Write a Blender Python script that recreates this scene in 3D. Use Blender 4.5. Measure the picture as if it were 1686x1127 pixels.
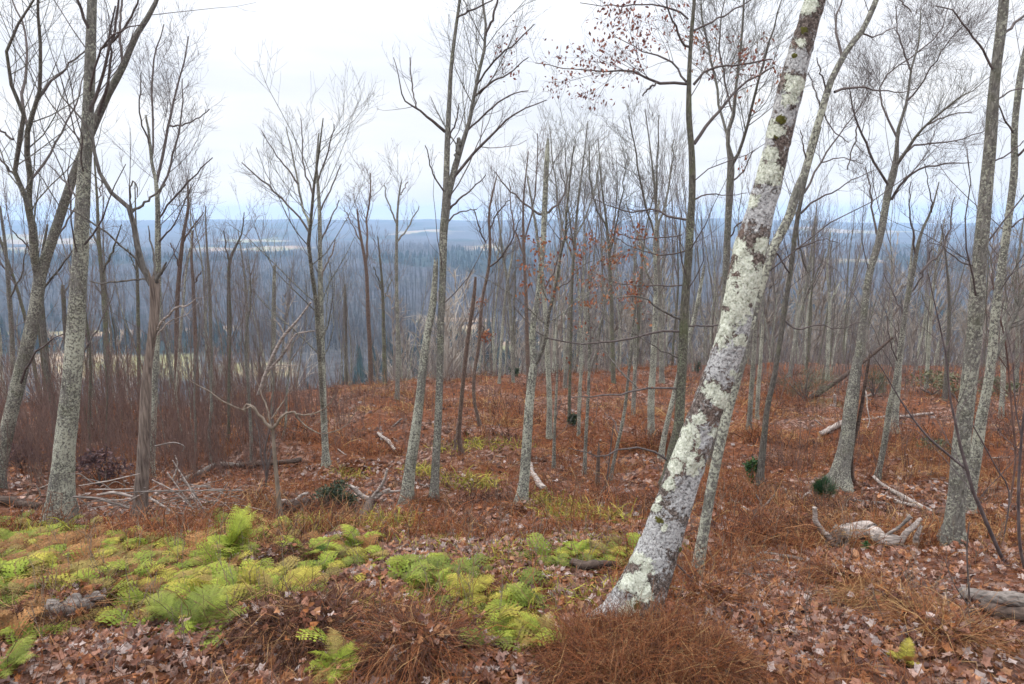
import bpy, math, random
import numpy as np

scene = bpy.context.scene
for o in list(bpy.data.objects):
    bpy.data.objects.remove(o, do_unlink=True)
COL = scene.collection
R_ = math.radians

# ------------------------------------------------------------------ camera, sky, sun, exposure
PITCH = R_(10.7)
CAM = np.array((0.0, 0.0, 1.6))
FPX, CX, CY = 1124.0, 843.0, 563.5          # photo is 1686 x 1127, 24 mm lens on a 36 mm sensor
cam_d = bpy.data.cameras.new('camera')
cam_d.lens, cam_d.sensor_width = 24.0, 36.0
cam_d.clip_start, cam_d.clip_end = 0.05, 20000.0
cam_d.dof.use_dof = True
cam_d.dof.focus_distance = 8.5
cam_d.dof.aperture_fstop = 7.0
cam = bpy.data.objects.new('camera', cam_d)
cam.location = CAM
cam.rotation_euler = (R_(90) - PITCH, 0, 0)
COL.objects.link(cam)
scene.camera = cam

SUN_EL, SUN_AZ = R_(48), R_(-75)            # azimuth measured from +Y towards +X (sun high at the left)
world = bpy.data.worlds.new('World')
scene.world = world
world.use_nodes = True
wn, wl = world.node_tree.nodes, world.node_tree.links
wn.clear()
w_out = wn.new('ShaderNodeOutputWorld')
w_sky = wn.new('ShaderNodeTexSky')
w_sky.sky_type = 'NISHITA'
w_sky.sun_disc = False
w_sky.sun_elevation = SUN_EL
w_sky.sun_rotation = SUN_AZ
w_bg1 = wn.new('ShaderNodeBackground'); w_bg1.inputs['Strength'].default_value = 0.10
wl.new(w_sky.outputs[0], w_bg1.inputs['Color'])
w_tc = wn.new('ShaderNodeTexCoord')
w_map = wn.new('ShaderNodeMapping'); w_map.inputs['Scale'].default_value = (1.2, 1.2, 9.0)
w_noise = wn.new('ShaderNodeTexNoise'); w_noise.inputs['Scale'].default_value = 2.2; w_noise.inputs['Detail'].default_value = 5
w_ramp = wn.new('ShaderNodeValToRGB')       # layers of overcast cloud, thicker and thinner
w_ramp.color_ramp.elements[0].position = 0.36; w_ramp.color_ramp.elements[0].color = (0.86, 0.89, 0.96, 1)
w_ramp.color_ramp.elements[1].position = 0.66; w_ramp.color_ramp.elements[1].color = (1.0, 1.0, 1.02, 1)
wl.new(w_tc.outputs['Generated'], w_map.inputs[0]); wl.new(w_map.outputs[0], w_noise.inputs[0])
wl.new(w_noise.outputs[0], w_ramp.inputs[0])
w_sep = wn.new('ShaderNodeSeparateXYZ'); wl.new(w_tc.outputs['Generated'], w_sep.inputs[0])
w_el = wn.new('ShaderNodeMapRange')         # an overcast sky is about three times brighter overhead than at the horizon
w_el.interpolation_type = 'SMOOTHSTEP'; w_el.inputs[1].default_value = 0.12; w_el.inputs[2].default_value = 1.0; w_el.inputs[3].default_value = 0.87; w_el.inputs[4].default_value = 3.0
wl.new(w_sep.outputs[2], w_el.inputs[0])
w_bg2 = wn.new('ShaderNodeBackground')
wl.new(w_el.outputs[0], w_bg2.inputs['Strength'])
wl.new(w_ramp.outputs[0], w_bg2.inputs['Color'])
w_mix = wn.new('ShaderNodeMixShader'); w_mix.inputs[0].default_value = 0.93
wl.new(w_bg1.outputs[0], w_mix.inputs[1]); wl.new(w_bg2.outputs[0], w_mix.inputs[2])
wl.new(w_mix.outputs[0], w_out.inputs['Surface'])

sun_d = bpy.data.lights.new('sun', 'SUN')
sun_d.energy = 1.3
sun_d.angle = R_(14)
sun_d.color = (1.0, 0.96, 0.9)
sun = bpy.data.objects.new('sun', sun_d)
COL.objects.link(sun)
sun.rotation_euler = (R_(90) - SUN_EL, 0, math.pi - SUN_AZ)

scene.view_settings.view_transform = 'Standard'
scene.view_settings.look = 'None'
scene.view_settings.exposure = 0.35
scene.view_settings.gamma = 1.0
scene.view_settings.use_curve_mapping = False
scene.render.engine = 'CYCLES'
cy = scene.cycles
cy.max_bounces = 6; cy.diffuse_bounces = 3; cy.glossy_bounces = 1; cy.transmission_bounces = 3
cy.volume_bounces = 3; cy.transparent_max_bounces = 4
cy.use_denoising = True
cy.caustics_reflective = False; cy.caustics_refractive = False

rng = np.random.default_rng(11)
random.seed(11)

# ------------------------------------------------------------------ noise and terrain
def hash2(ix, iy, seed):
    h = (ix.astype(np.int64) * 374761393 + iy.astype(np.int64) * 668265263 + seed * 974711) & 0x7fffffff
    h = ((h ^ (h >> 13)) * 1274126177) & 0x7fffffff
    return ((h ^ (h >> 16)) & 0xffff) / 65535.0

def vnoise(x, y, seed=0):
    x = np.asarray(x, float); y = np.asarray(y, float)
    ix, iy = np.floor(x), np.floor(y)
    fx, fy = x - ix, y - iy
    fx = fx * fx * (3 - 2 * fx); fy = fy * fy * (3 - 2 * fy)
    a = hash2(ix, iy, seed); b = hash2(ix + 1, iy, seed); c = hash2(ix, iy + 1, seed); d = hash2(ix + 1, iy + 1, seed)
    return (a * (1 - fx) + b * fx) * (1 - fy) + (c * (1 - fx) + d * fx) * fy

def fbm(x, y, oct=4, seed=0):
    s, amp, tot = 0.0, 1.0, 0.0
    for k in range(oct):
        s = s + amp * (vnoise(x * 2 ** k + 17.3 * k, y * 2 ** k - 9.1 * k, seed + k) - 0.5)
        tot += amp; amp *= 0.5
    return s / tot * 2

def smooth(a, b, x):
    t = np.clip((x - a) / (b - a), 0, 1)
    return t * t * (3 - 2 * t)

def row_tan(py):
    return np.tan(np.arctan((np.asarray(py, float) - CY) / FPX) + PITCH)

_rows = np.array([1127, 1030, 950, 900, 850, 800, 760, 700, 660, 640, 620, 604, 592], float)
_deps = np.array([2.1, 2.6, 3.6, 4.7, 6.2, 8.0, 10.0, 14.0, 18.0, 21.0, 26.0, 34.0, 44.0])
_ty = np.concatenate([[-60, -8, 0.0, 1.2], _deps, [60.0, 120.0]])
_tz = np.concatenate([[7, 0.5, 0.05, 0.0], CAM[2] - _deps * row_tan(_rows), [-11.0, -22.0]])
_yy = np.linspace(-60, 120, 3601)
_zz = np.interp(_yy, _ty, _tz)
for _k in (9, 21, 31):
    _zz = np.convolve(np.pad(_zz, _k, mode='edge'), np.ones(2 * _k + 1) / (2 * _k + 1), 'valid')
_far_y = np.array([40, 60, 100, 150, 200, 300, 450, 600, 800, 1000, 1300, 1700, 2300, 3000, 3600, 4000, 4300, 5600], float)
_far_z = np.array([-16, -25, -42, -55, -62, -66, -75, -79, -70, -66, -74, -77, -74, -56, -44, -36, -60, -140], float)

def crest(px):
    return np.interp(px, [-400, 0, 300, 430, 530, 700, 850, 1000, 1150, 1300, 1686, 2200], [15, 15, 15, 17, 20.5, 22, 26, 29, 32, 34, 33, 33])

def ground(x, y):
    x = np.asarray(x, float); y = np.asarray(y, float)
    yn = np.maximum(y, 0.6)
    px = CX + FPX * np.clip(x / (yn + 0.0), -1.6, 1.6) * 0.985
    zn = np.interp(y, _yy, _zz)
    over = np.maximum(y - crest(px), 0)
    zn = zn - 0.25 * over ** 2 / (over + 4)
    near = 1 - smooth(45, 90, y)
    amp = np.clip(y / 6, 0.35, 1.6)
    zn = zn + near * (0.22 * amp * fbm(x * 0.55 + 3, y * 0.55, 3, 5) + 0.12 * np.clip(amp, .5, 1.3) * fbm(x * 1.7, y * 1.7 + 7, 3, 21))
    zf = np.interp(y, _far_y, _far_z)
    zf = zf + 9 * fbm(x / 170 + 5, y / 170, 4, 31) * smooth(120, 700, y) + 20 * fbm(x / 900 + 1, y / 420, 3, 41) * smooth(500, 1500, y) * (1 - .6 * smooth(3000, 3900, y))
    zf = zf + 16 * fbm(x / 620 + 8, y / 1500, 3, 47) * smooth(2600, 3900, y)
    zf = zf - 22 * smooth(0.28, 0.6, x / np.maximum(y, 1)) * smooth(1500, 3800, y)
    w = smooth(45, 110, y)
    return zn * (1 - w) + zf * w

CP, SP = math.cos(PITCH), math.sin(PITCH)
def ray(px, py):
    u, v = (px - CX), (CY - py)
    return np.array((u, FPX * CP + v * SP, -FPX * SP + v * CP)) / FPX
def at(px, py, Y):
    d = ray(px, py)
    return CAM + d * (Y / d[1])
def project(P):
    q = P - CAM
    f = q[..., 1] * CP - q[..., 2] * SP
    u = q[..., 1] * SP + q[..., 2] * CP
    return CX + FPX * q[..., 0] / f, CY - FPX * u / f, f
_ts = np.concatenate([np.arange(1.2, 12, 0.01), np.arange(12, 90, 0.05), np.arange(90, 2000, 1.0)])
def hit(px, py):
    d = ray(px, py); t = _ts / d[1]
    P = CAM[None] + d[None] * t[:, None]
    below = P[:, 2] <= ground(P[:, 0], P[:, 1])
    i = int(np.argmax(below)) if below.any() else len(t) - 1
    q = P[i]
    if q[1] > 38:                                   # just over the brow of the hill: stand it a little way down the far side
        Y = float(crest(px)) + 4.0; q = at(px, py, Y); q[2] = float(ground(q[0:1], q[1:2])[0])
    return q
def gz(x, y):
    return float(ground(np.array([x]), np.array([y]))[0])

# ------------------------------------------------------------------ mesh helpers
class Geo:
    def __init__(self):
        self.v, self.q, self.t, self.c, self.n = [], [], [], [], 0
    def add(self, V, q=None, t=None, c=None):
        V = np.asarray(V, float).reshape(-1, 3)
        self.v.append(V)
        if q is not None and len(q): self.q.append(np.asarray(q).reshape(-1, 4) + self.n)
        if t is not None and len(t): self.t.append(np.asarray(t).reshape(-1, 3) + self.n)
        if c is not None:
            c = np.asarray(c, float)
            if c.ndim == 1: c = np.tile(c, (len(V), 1))
            self.c.append(c)
        self.n += len(V)
    def build(self, name, mat, parent=None, origin=None, smooth_sh=True, attrs=None):
        V = np.concatenate(self.v) if self.v else np.zeros((0, 3))
        if origin is not None: V = V - np.asarray(origin)
        q = np.concatenate(self.q) if self.q else np.zeros((0, 4), int)
        t = np.concatenate(self.t) if self.t else np.zeros((0, 3), int)
        me = bpy.data.meshes.new(name)
        me.vertices.add(len(V)); me.vertices.foreach_set('co', V.astype(np.float32).ravel())
        nl = 4 * len(q) + 3 * len(t)
        me.loops.add(nl); me.polygons.add(len(q) + len(t))
        me.loops.foreach_set('vertex_index', np.concatenate([q.ravel(), t.ravel()]).astype(np.int32))
        ls = np.concatenate([np.arange(len(q)) * 4, 4 * len(q) + np.arange(len(t)) * 3]).astype(np.int32)
        me.polygons.foreach_set('loop_start', ls)
        me.polygons.foreach_set('use_smooth', np.full(len(q) + len(t), smooth_sh))
        if self.c:
            c = np.concatenate(self.c)
            a = me.color_attributes.new('tint', 'FLOAT_COLOR', 'POINT')
            a.data.foreach_set('color', np.concatenate([c[:, :3], np.ones((len(c), 1))], 1).astype(np.float32).ravel())
        for k, arr in (attrs or {}).items():
            a = me.attributes.new(k, 'FLOAT', 'POINT'); a.data.foreach_set('value', np.asarray(arr, np.float32))
        me.update(calc_edges=True)
        me.materials.append(mat)
        o = bpy.data.objects.new(name, me); COL.objects.link(o)
        if parent is not None: o.parent = parent
        return o

def tag(o, label=None, cat=None, group=None, kind=None):
    if label: o['label'] = label
    if cat: o['category'] = cat
    if group: o['group'] = group
    if kind: o['kind'] = kind
    return o
def empty(name, loc, label, cat, group=None):
    o = bpy.data.objects.new(name, None); COL.objects.link(o)
    o.empty_display_size = 0.2
    o.location = loc
    return tag(o, label, cat, group)
def copy_tree(o, parent=None):
    c = o.copy(); COL.objects.link(c)
    if parent is not None: c.parent = parent
    for ch in list(o.children): copy_tree(ch, c)
    return c

def norm(v):
    return v / np.maximum(np.linalg.norm(v, axis=-1, keepdims=True), 1e-9)

def tubes(P, Rr, sides, cap=False):
    """P (n,k,3), Rr (n,k) -> vertices and quads of n tapering tubes."""
    n, k = Rr.shape
    T = np.empty_like(P); T[:, 1:-1] = P[:, 2:] - P[:, :-2]; T[:, 0] = P[:, 1] - P[:, 0]; T[:, -1] = P[:, -1] - P[:, -2]
    T = norm(T)
    Tm = norm(P[:, -1] - P[:, 0])[:, None]
    ref = np.where(np.abs(Tm[..., 1:2]) > 0.85, np.array((1.0, 0, 0)), np.array((0, 1.0, 0)))
    U = norm(np.cross(T, np.broadcast_to(ref, T.shape))); W = np.cross(U, T)
    a = np.arange(sides) * 2 * np.pi / sides
    V = P[:, :, None] + Rr[:, :, None, None] * (U[:, :, None] * np.cos(a)[:, None] + W[:, :, None] * np.sin(a)[:, None])
    i = np.arange(k - 1)[:, None] * sides; j = np.arange(sides)[None]; j2 = (j + 1) % sides
    f = np.stack([i + j, i + j2, i + sides + j2, i + sides + j], -1).reshape(-1, 4)
    Q = (f[None] + (np.arange(n) * k * sides)[:, None, None]).reshape(-1, 4)
    return V.reshape(-1, 3), Q

def resample(pts, k):
    """Smooth Catmull-Rom through pts (m, d), k samples by arc length."""
    pts = np.asarray(pts, float)
    if len(pts) == 2: pts = np.array([pts[0], (pts[0] * 2 + pts[1]) / 3, (pts[0] + pts[1] * 2) / 3, pts[1]])
    p = np.vstack([2 * pts[0] - pts[1], pts, 2 * pts[-1] - pts[-2]])
    out = []
    t = np.linspace(0, 1, 8, endpoint=False)[:, None]
    for i in range(1, len(p) - 2):
        a, b, c, d = p[i - 1], p[i], p[i + 1], p[i + 2]
        out.append(0.5 * (2 * b + (c - a) * t + (2 * a - 5 * b + 4 * c - d) * t ** 2 + (3 * b - a - 3 * c + d) * t ** 3))
    out = np.vstack(out + [pts[-1:]])
    s = np.concatenate([[0], np.cumsum(np.linalg.norm(np.diff(out[:, :3], axis=0), axis=1))])
    q = np.linspace(0, s[-1], k)
    return np.stack([np.interp(q, s, out[:, j]) for j in range(pts.shape[1])], 1)

def grow(P, Rr, rg, step, t0=0.15, t1=1.0, ratio=0.45, lmin=0.05, lmax=9, ang=(30, 60), k=5, up=0.15, wig=0.12, rmin=0.001, rfac=0.6, tipf=0.35, fixed=None):
    """Children along every parent polyline; all parents at once."""
    n, kk = Rr.shape
    L = np.linalg.norm(np.diff(P, axis=1), axis=2).sum(1)
    cnt = np.maximum((L * (t1 - t0) / step + rg.random(n)).astype(int), 0) if fixed is None else np.full(n, fixed)
    idx = np.repeat(np.arange(n), cnt)
    m = len(idx)
    if m == 0: return np.zeros((0, k, 3)), np.zeros((0, k))
    t = t0 + (t1 - t0) * rg.random(m)
    f = t * (kk - 1); i0 = np.minimum(f.astype(int), kk - 2); w = (f - i0)[:, None]
    p = P[idx, i0] * (1 - w) + P[idx, i0 + 1] * w
    tg = norm(P[idx, i0 + 1] - P[idx, i0])
    r = Rr[idx, i0] * (1 - w[:, 0]) + Rr[idx, i0 + 1] * w[:, 0]
    rnd = rg.normal(size=(m, 3)); perp = norm(rnd - (rnd * tg).sum(1, keepdims=True) * tg)
    a = np.radians(rg.uniform(ang[0], ang[1], m))[:, None]
    d = norm(tg * np.cos(a) + perp * np.sin(a) + np.array((0, 0, up)))
    ln = np.clip(L[idx] * ratio * (1.1 - 0.6 * t) * rg.uniform(0.5, 1.3, m), lmin, lmax)
    out = np.empty((m, k, 3)); out[:, 0] = p
    for s in range(1, k):
        out[:, s] = out[:, s - 1] + d * (ln / (k - 1))[:, None]
        d = norm(d + rg.normal(size=(m, 3)) * wig + np.array((0, 0, up * 0.8)))
    rb = np.maximum(r * rfac * rg.uniform(0.7, 1.0, m), rmin)
    R2 = rb[:, None] * np.linspace(1, tipf, k)[None]
    R2 = np.maximum(R2, rmin * 0.6)
    return out, R2

# ------------------------------------------------------------------ materials
def newmat(name):
    m = bpy.data.materials.new(name); m.use_nodes = True
    nt = m.node_tree; nt.nodes.clear()
    out = nt.nodes.new('ShaderNodeOutputMaterial')
    b = nt.nodes.new('ShaderNodeBsdfPrincipled')
    b.inputs['Roughness'].default_value = 0.85
    b.inputs['Specular IOR Level'].default_value = 0.2
    nt.links.new(b.outputs[0], out.inputs[0])
    return m, nt, b, out
def nd(nt, t, **kw):
    n = nt.nodes.new(t)
    for k, v in kw.items():
        if hasattr(n, k): setattr(n, k, v)
        else: n.inputs[k.replace('_', ' ')].default_value = v
    return n
def noise(nt, vec, scale, detail=4, rough=0.55, dist=0.0):
    n = nd(nt, 'ShaderNodeTexNoise'); n.inputs['Scale'].default_value = scale; n.inputs['Detail'].default_value = detail
    n.inputs['Roughness'].default_value = rough; n.inputs['Distortion'].default_value = dist
    if vec is not None: nt.links.new(vec, n.inputs['Vector'])
    return n.outputs[0]
def ramp(nt, fac, stops):
    r = nd(nt, 'ShaderNodeValToRGB'); e = r.color_ramp.elements
    e[0].position, e[0].color = stops[0][0], tuple(stops[0][1]) + (1,)
    e[1].position, e[1].color = stops[-1][0], tuple(stops[-1][1]) + (1,)
    for p, c in stops[1:-1]:
        x = e.new(p); x.color = tuple(c) + (1,)
    nt.links.new(fac, r.inputs[0])
    return r.outputs[0]
def mapr(nt, fac, a, b, lo=0.0, hi=1.0):
    m = nd(nt, 'ShaderNodeMapRange'); m.inputs[1].default_value = a; m.inputs[2].default_value = b
    m.inputs[3].default_value = lo; m.inputs[4].default_value = hi; m.interpolation_type = 'SMOOTHSTEP'
    nt.links.new(fac, m.inputs[0]); return m.outputs[0]
def mix(nt, fac, a, b, mode='MIX'):
    m = nd(nt, 'ShaderNodeMix'); m.data_type = 'RGBA'; m.blend_type = mode
    for s, v in ((m.inputs[0], fac), (m.inputs[6], a), (m.inputs[7], b)):
        if isinstance(v, (tuple, list)): s.default_value = tuple(v) + ((1,) if len(v) == 3 else ())
        elif isinstance(v, (int, float)): s.default_value = v
        else: nt.links.new(v, s)
    return m.outputs[2]
def math_(nt, op, a, b=0.0):
    m = nd(nt, 'ShaderNodeMath', operation=op)
    for s, v in ((m.inputs[0], a), (m.inputs[1], b)):
        if isinstance(v, (int, float)): s.default_value = v
        else: nt.links.new(v, s)
    return m.outputs[0]
def bump(nt, b, h, strength, dist=0.01):
    n = nd(nt, 'ShaderNodeBump'); n.inputs['Strength'].default_value = strength; n.inputs['Distance'].default_value = dist
    nt.links.new(h, n.inputs['Height']); nt.links.new(n.outputs[0], b.inputs['Normal'])

def bark(name, dark, light, lichen, amt, green=0.0, scale=1.0, streak=0.28, fade=0.12):
    """Furrowed bark with crusty lichen specks; amt 0..1 how much of the surface they cover."""
    m, nt, b, out = newmat(name)
    tc = nd(nt, 'ShaderNodeTexCoord'); mp = nd(nt, 'ShaderNodeMapping'); mp.inputs['Scale'].default_value = (1, 1, streak)
    nt.links.new(tc.outputs['Object'], mp.inputs[0])
    fur = noise(nt, mp.outputs[0], 70 * scale, 5, 0.65, 0.6)
    big = noise(nt, tc.outputs['Object'], 3.2 * scale, 4, 0.6)
    col = ramp(nt, fur, [(0.34, dark), (0.52, [0.55 * a + 0.45 * c for a, c in zip(dark, light)]), (0.66, light)])
    n2 = noise(nt, tc.outputs['Object'], 58 * scale, 6, 0.68)
    cov = math_(nt, 'ADD', n2, math_(nt, 'MULTIPLY', math_(nt, 'SUBTRACT', big, 0.5), 0.5))
    sx = nd(nt, 'ShaderNodeSeparateXYZ'); nt.links.new(tc.outputs['Object'], sx.inputs[0])
    cov = math_(nt, 'SUBTRACT', cov, mapr(nt, sx.outputs[2], 0.8, 5.0, 0, fade))
    lo = 0.66 - 0.26 * amt
    msk = mapr(nt, cov, lo, lo + 0.05)
    lc = mix(nt, noise(nt, tc.outputs['Object'], 90 * scale, 3), [c * 0.6 for c in lichen], [min(c * 1.3, .8) for c in lichen])
    col = mix(nt, msk, col, lc)
    if green:
        gm = mapr(nt, noise(nt, tc.outputs['Object'], 5 * scale, 4, 0.6), 0.5, 0.66, 0, green)
        col = mix(nt, gm, col, (0.12, 0.135, 0.06))
    nt.links.new(col, b.inputs['Base Color'])
    bump(nt, b, math_(nt, 'ADD', fur, math_(nt, 'MULTIPLY', msk, 0.35)), 0.9, 0.02)
    return m

def tinted(name, rough=0.8, trans=0.0, var=0.0, spec=0.2):
    m, nt, b, out = newmat(name)
    a = nd(nt, 'ShaderNodeAttribute'); a.attribute_name = 'tint'
    b.inputs['Roughness'].default_value = rough; b.inputs['Specular IOR Level'].default_value = spec
    col = a.outputs['Color']
    if var:
        tc = nd(nt, 'ShaderNodeTexCoord')
        col = mix(nt, 1.0, col, ramp(nt, noise(nt, tc.outputs['Object'], 60, 4), [(0.3, (1 - var,) * 3), (0.7, (1 + var,) * 3)]), 'MULTIPLY')
    nt.links.new(col, b.inputs['Base Color'])
    if trans:
        tr = nd(nt, 'ShaderNodeBsdfTranslucent'); nt.links.new(col, tr.inputs[0])
        ms = nd(nt, 'ShaderNodeMixShader'); ms.inputs[0].default_value = trans
        nt.links.new(b.outputs[0], ms.inputs[1]); nt.links.new(tr.outputs[0], ms.inputs[2]); nt.links.new(ms.outputs[0], out.inputs[0])
    return m

def plain(name, c1, c2, scale=30, streak=0.15, rough=0.85, bmp=0.4, along=2):
    m, nt, b, out = newmat(name)
    tc = nd(nt, 'ShaderNodeTexCoord'); mp = nd(nt, 'ShaderNodeMapping'); mp.inputs['Scale'].default_value = (1, 1, streak) if along == 2 else (streak, .6, 1)
    nt.links.new(tc.outputs['Object'], mp.inputs[0])
    f = noise(nt, mp.outputs[0], scale, 5, 0.6, 0.4)
    nt.links.new(ramp(nt, f, [(0.32, c1), (0.68, c2)]), b.inputs['Base Color'])
    b.inputs['Roughness'].default_value = rough
    bump(nt, b, f, bmp, 0.01)
    return m

M = {}
M['grey'] = bark('grey_lichen_bark', (0.070, 0.063, 0.056), (0.26, 0.245, 0.215), (0.38, 0.375, 0.305), 0.60, 0.25, fade=0.07)
M['pale'] = bark('pale_lichen_bark', (0.075, 0.07, 0.06), (0.29, 0.275, 0.245), (0.43, 0.43, 0.345), 0.74, 0.18, fade=0.05)
M['olive'] = bark('olive_lichen_bark', (0.050, 0.045, 0.036), (0.19, 0.175, 0.14), (0.26, 0.275, 0.19), 0.52, 0.5)
M['dark'] = bark('dark_bark', (0.048, 0.042, 0.036), (0.18, 0.162, 0.14), (0.22, 0.22, 0.175), 0.34, 0.25)
M['brown'] = bark('brown_bark', (0.055, 0.038, 0.030), (0.22, 0.155, 0.125), (0.26, 0.25, 0.19), 0.22, 0.1)
M['snag'] = plain('weathered_snag_wood', (0.06, 0.045, 0.038), (0.27, 0.215, 0.18), 55, 0.08, 0.9, 0.8)
M['limb'] = plain('grey_limb_bark', (0.055, 0.048, 0.042), (0.17, 0.155, 0.14), 40, 0.3)
M['twig'] = plain('dark_twig_bark', (0.058, 0.047, 0.044), (0.14, 0.115, 0.108), 30, 0.5)
M['twig_far'] = plain('greyish_twig_bark', (0.095, 0.076, 0.072), (0.19, 0.16, 0.15), 10, 0.5)
M['twig_red'] = plain('reddish_brown_stems', (0.075, 0.045, 0.038), (0.19, 0.12, 0.098), 12, 0.5)
M['dead'] = plain('bleached_dead_wood', (0.085, 0.068, 0.058), (0.47, 0.40, 0.355), 60, 0.10, 0.85, 1.0, along=0)
M['deadgrey'] = plain('grey_dead_wood', (0.055, 0.045, 0.04), (0.26, 0.225, 0.20), 60, 0.10, 0.9, 1.0, along=0)
M['rot'] = plain('dark_rotting_wood', (0.022, 0.016, 0.013), (0.12, 0.085, 0.068), 50, 0.12, 0.95, 0.9, along=0)
M['leaf'] = tinted('dry_leaf', 0.6, 0.25, 0.25, 0.35)
M['strand'] = tinted('dead_fern_strand', 0.85, 0.2)
M['fern'] = tinted('fern_green', 0.65, 0.35, 0.15)
M['moss'] = tinted('moss_green', 0.95, 0.15, 0.3)
M['needle'] = tinted('evergreen_leaf', 0.5, 0.15, 0.2, 0.35)

# ------------------------------------------------------------------ ground sheets
def leaf_floor_material():
    m, nt, b, out = newmat('leaf_litter_floor')
    geo = nd(nt, 'ShaderNodeNewGeometry'); pos = geo.outputs['Position']
    n1 = noise(nt, pos, 0.55, 5, 0.6)
    n2 = noise(nt, pos, 9.0, 6, 0.7, 0.4)
    vor = nd(nt, 'ShaderNodeTexVoronoi'); vor.inputs['Scale'].default_value = 17; vor.inputs['Randomness'].default_value = 1
    nt.links.new(pos, vor.inputs['Vector'])
    sep = nd(nt, 'ShaderNodeSeparateColor'); nt.links.new(vor.outputs['Color'], sep.inputs[0])
    lv = ramp(nt, sep.outputs[0], [(0.0, (0.030, 0.015, 0.010)), (0.35, (0.085, 0.036, 0.02)), (0.7, (0.15, 0.07, 0.045)), (1.0, (0.24, 0.16, 0.13))])
    rust = ramp(nt, n2, [(0.3, (0.035, 0.012, 0.007)), (0.5, (0.12, 0.038, 0.014)), (0.7, (0.21, 0.075, 0.024))])
    col = mix(nt, mapr(nt, n1, 0.40, 0.62), lv, rust)
    gm = mapr(nt, noise(nt, pos, 0.42, 4, 0.6), 0.60, 0.72, 0, 0.5)
    col = mix(nt, gm, col, (0.11, 0.09, 0.025))
    nt.links.new(col, b.inputs['Base Color']); b.inputs['Roughness'].default_value = 0.95
    bump(nt, b, math_(nt, 'ADD', n2, vor.outputs['Distance']), 0.9, 0.04)
    return m

def hills_material():
    m, nt, b, out = newmat('wooded_valley')
    geo = nd(nt, 'ShaderNodeNewGeometry'); pos = geo.outputs['Position']
    mp = nd(nt, 'ShaderNodeMapping'); mp.inputs['Scale'].default_value = (1, 1, 0.0); nt.links.new(pos, mp.inputs[0]); p2 = mp.outputs[0]
    a = nd(nt, 'ShaderNodeAttribute'); a.attribute_name = 'field'
    c = nd(nt, 'ShaderNodeAttribute'); c.attribute_name = 'conifer'
    f1 = noise(nt, p2, 0.09, 5, 0.75); f2 = noise(nt, p2, 0.006, 4, 0.6)
    wood = ramp(nt, f1, [(0.3, (0.022, 0.022, 0.024)), (0.52, (0.058, 0.055, 0.054)), (0.72, (0.11, 0.10, 0.095))])
    wood = mix(nt, mapr(nt, f2, 0.42, 0.6, 0, 0.6), wood, mix(nt, f1, (0.05, 0.045, 0.06), (0.10, 0.10, 0.12)))
    pine = ramp(nt, f1, [(0.3, (0.010, 0.018, 0.016)), (0.7, (0.03, 0.05, 0.04))])
    col = mix(nt, c.outputs['Fac'], wood, pine)
    fld = mix(nt, mapr(nt, noise(nt, p2, 0.011, 3), 0.42, 0.6), (0.36, 0.25, 0.17), (0.25, 0.24, 0.11))
    col = mix(nt, a.outputs['Fac'], col, fld)
    nt.links.new(col, b.inputs['Base Color']); b.inputs['Roughness'].default_value = 1.0
    bump(nt, b, f1, 0.8, 6.0)
    return m

def field_mask(x, y):
    """Where the open fields of the valley lie (metres)."""
    u = x / np.maximum(y, 1)
    wob = 0.06 * fbm(x / 60, y / 60, 3, 77)
    f = np.zeros_like(x)
    def patch(y0, y1, u0, u1, s=0.02):
        nonlocal f
        k = 1 + wob
        f = np.maximum(f, smooth(y0 - 5, y0 + 5, y * k) * (1 - smooth(y1 - 6, y1 + 6, y * k)) * smooth(u0 - s, u0 + s, u + wob * .5) * (1 - smooth(u1 - s, u1 + s, u + wob * .5)))
    patch(268, 325, -0.72, -0.48); patch(268, 300, -0.44, -0.34)
    patch(400, 450, -0.76, -0.56); patch(420, 442, -0.5, -0.42)
    patch(1540, 1690, -0.46, -0.30); patch(2000, 2200, -0.42, -0.33); patch(1400, 1540, -0.80, -0.68); patch(2350, 2560, -0.17, -0.09)
    patch(1250, 1480, -0.06, 0.0); patch(500, 545, -0.13, -0.02); patch(395, 470, -0.09, -0.02); patch(345, 385, -0.02, 0.09)
    patch(1000, 1100, 0.46, 0.54); patch(1800, 2100, -0.75, -0.6); patch(2600, 2900, 0.4, 0.6)
    return f
def conifer_mask(x, y):
    u = x / np.maximum(y, 1)
    c = smooth(0.16, 0.26, fbm(x / 150 + 9, y / 260 + 3, 4, 55)) * smooth(150, 330, y)
    c = np.maximum(c, smooth(322, 330, y) * (1 - smooth(385, 400, y)) * (1 - smooth(-0.42, -0.38, u)))
    return c * (1 - field_mask(x, y))

def sheet(name, y_of, nu, mat, attrs=False, u_lim=1.35):
    u = np.linspace(-u_lim, u_lim, nu); X = u[None] * (y_of[:, None] + 9); Y = np.repeat(y_of[:, None], nu, 1)
    Z = ground(X, Y)
    V = np.stack([X, Y, Z], -1).reshape(-1, 3)
    i = np.arange(len(y_of) - 1)[:, None] * nu; j = np.arange(nu - 1)[None]
    q = np.stack([i + j, i + j + 1, i + nu + j + 1, i + nu + j], -1).reshape(-1, 4)
    g = Geo(); g.add(V, q)
    at_ = {'field': field_mask(V[:, 0], V[:, 1]), 'conifer': conifer_mask(V[:, 0], V[:, 1])} if attrs else None
    return tag(g.build(name, mat, attrs=at_), kind='structure')

Y_EDGE = 70.0
ys = np.exp(np.linspace(math.log(3.0), math.log(Y_EDGE + 8), 520)) - 8
ys[-1] = Y_EDGE
sheet('ground', ys, 520, leaf_floor_material())
ys = np.exp(np.linspace(math.log(Y_EDGE), math.log(4700), 330)); ys[0] = Y_EDGE
sheet('hills', ys, 520, hills_material(), True)

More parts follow.
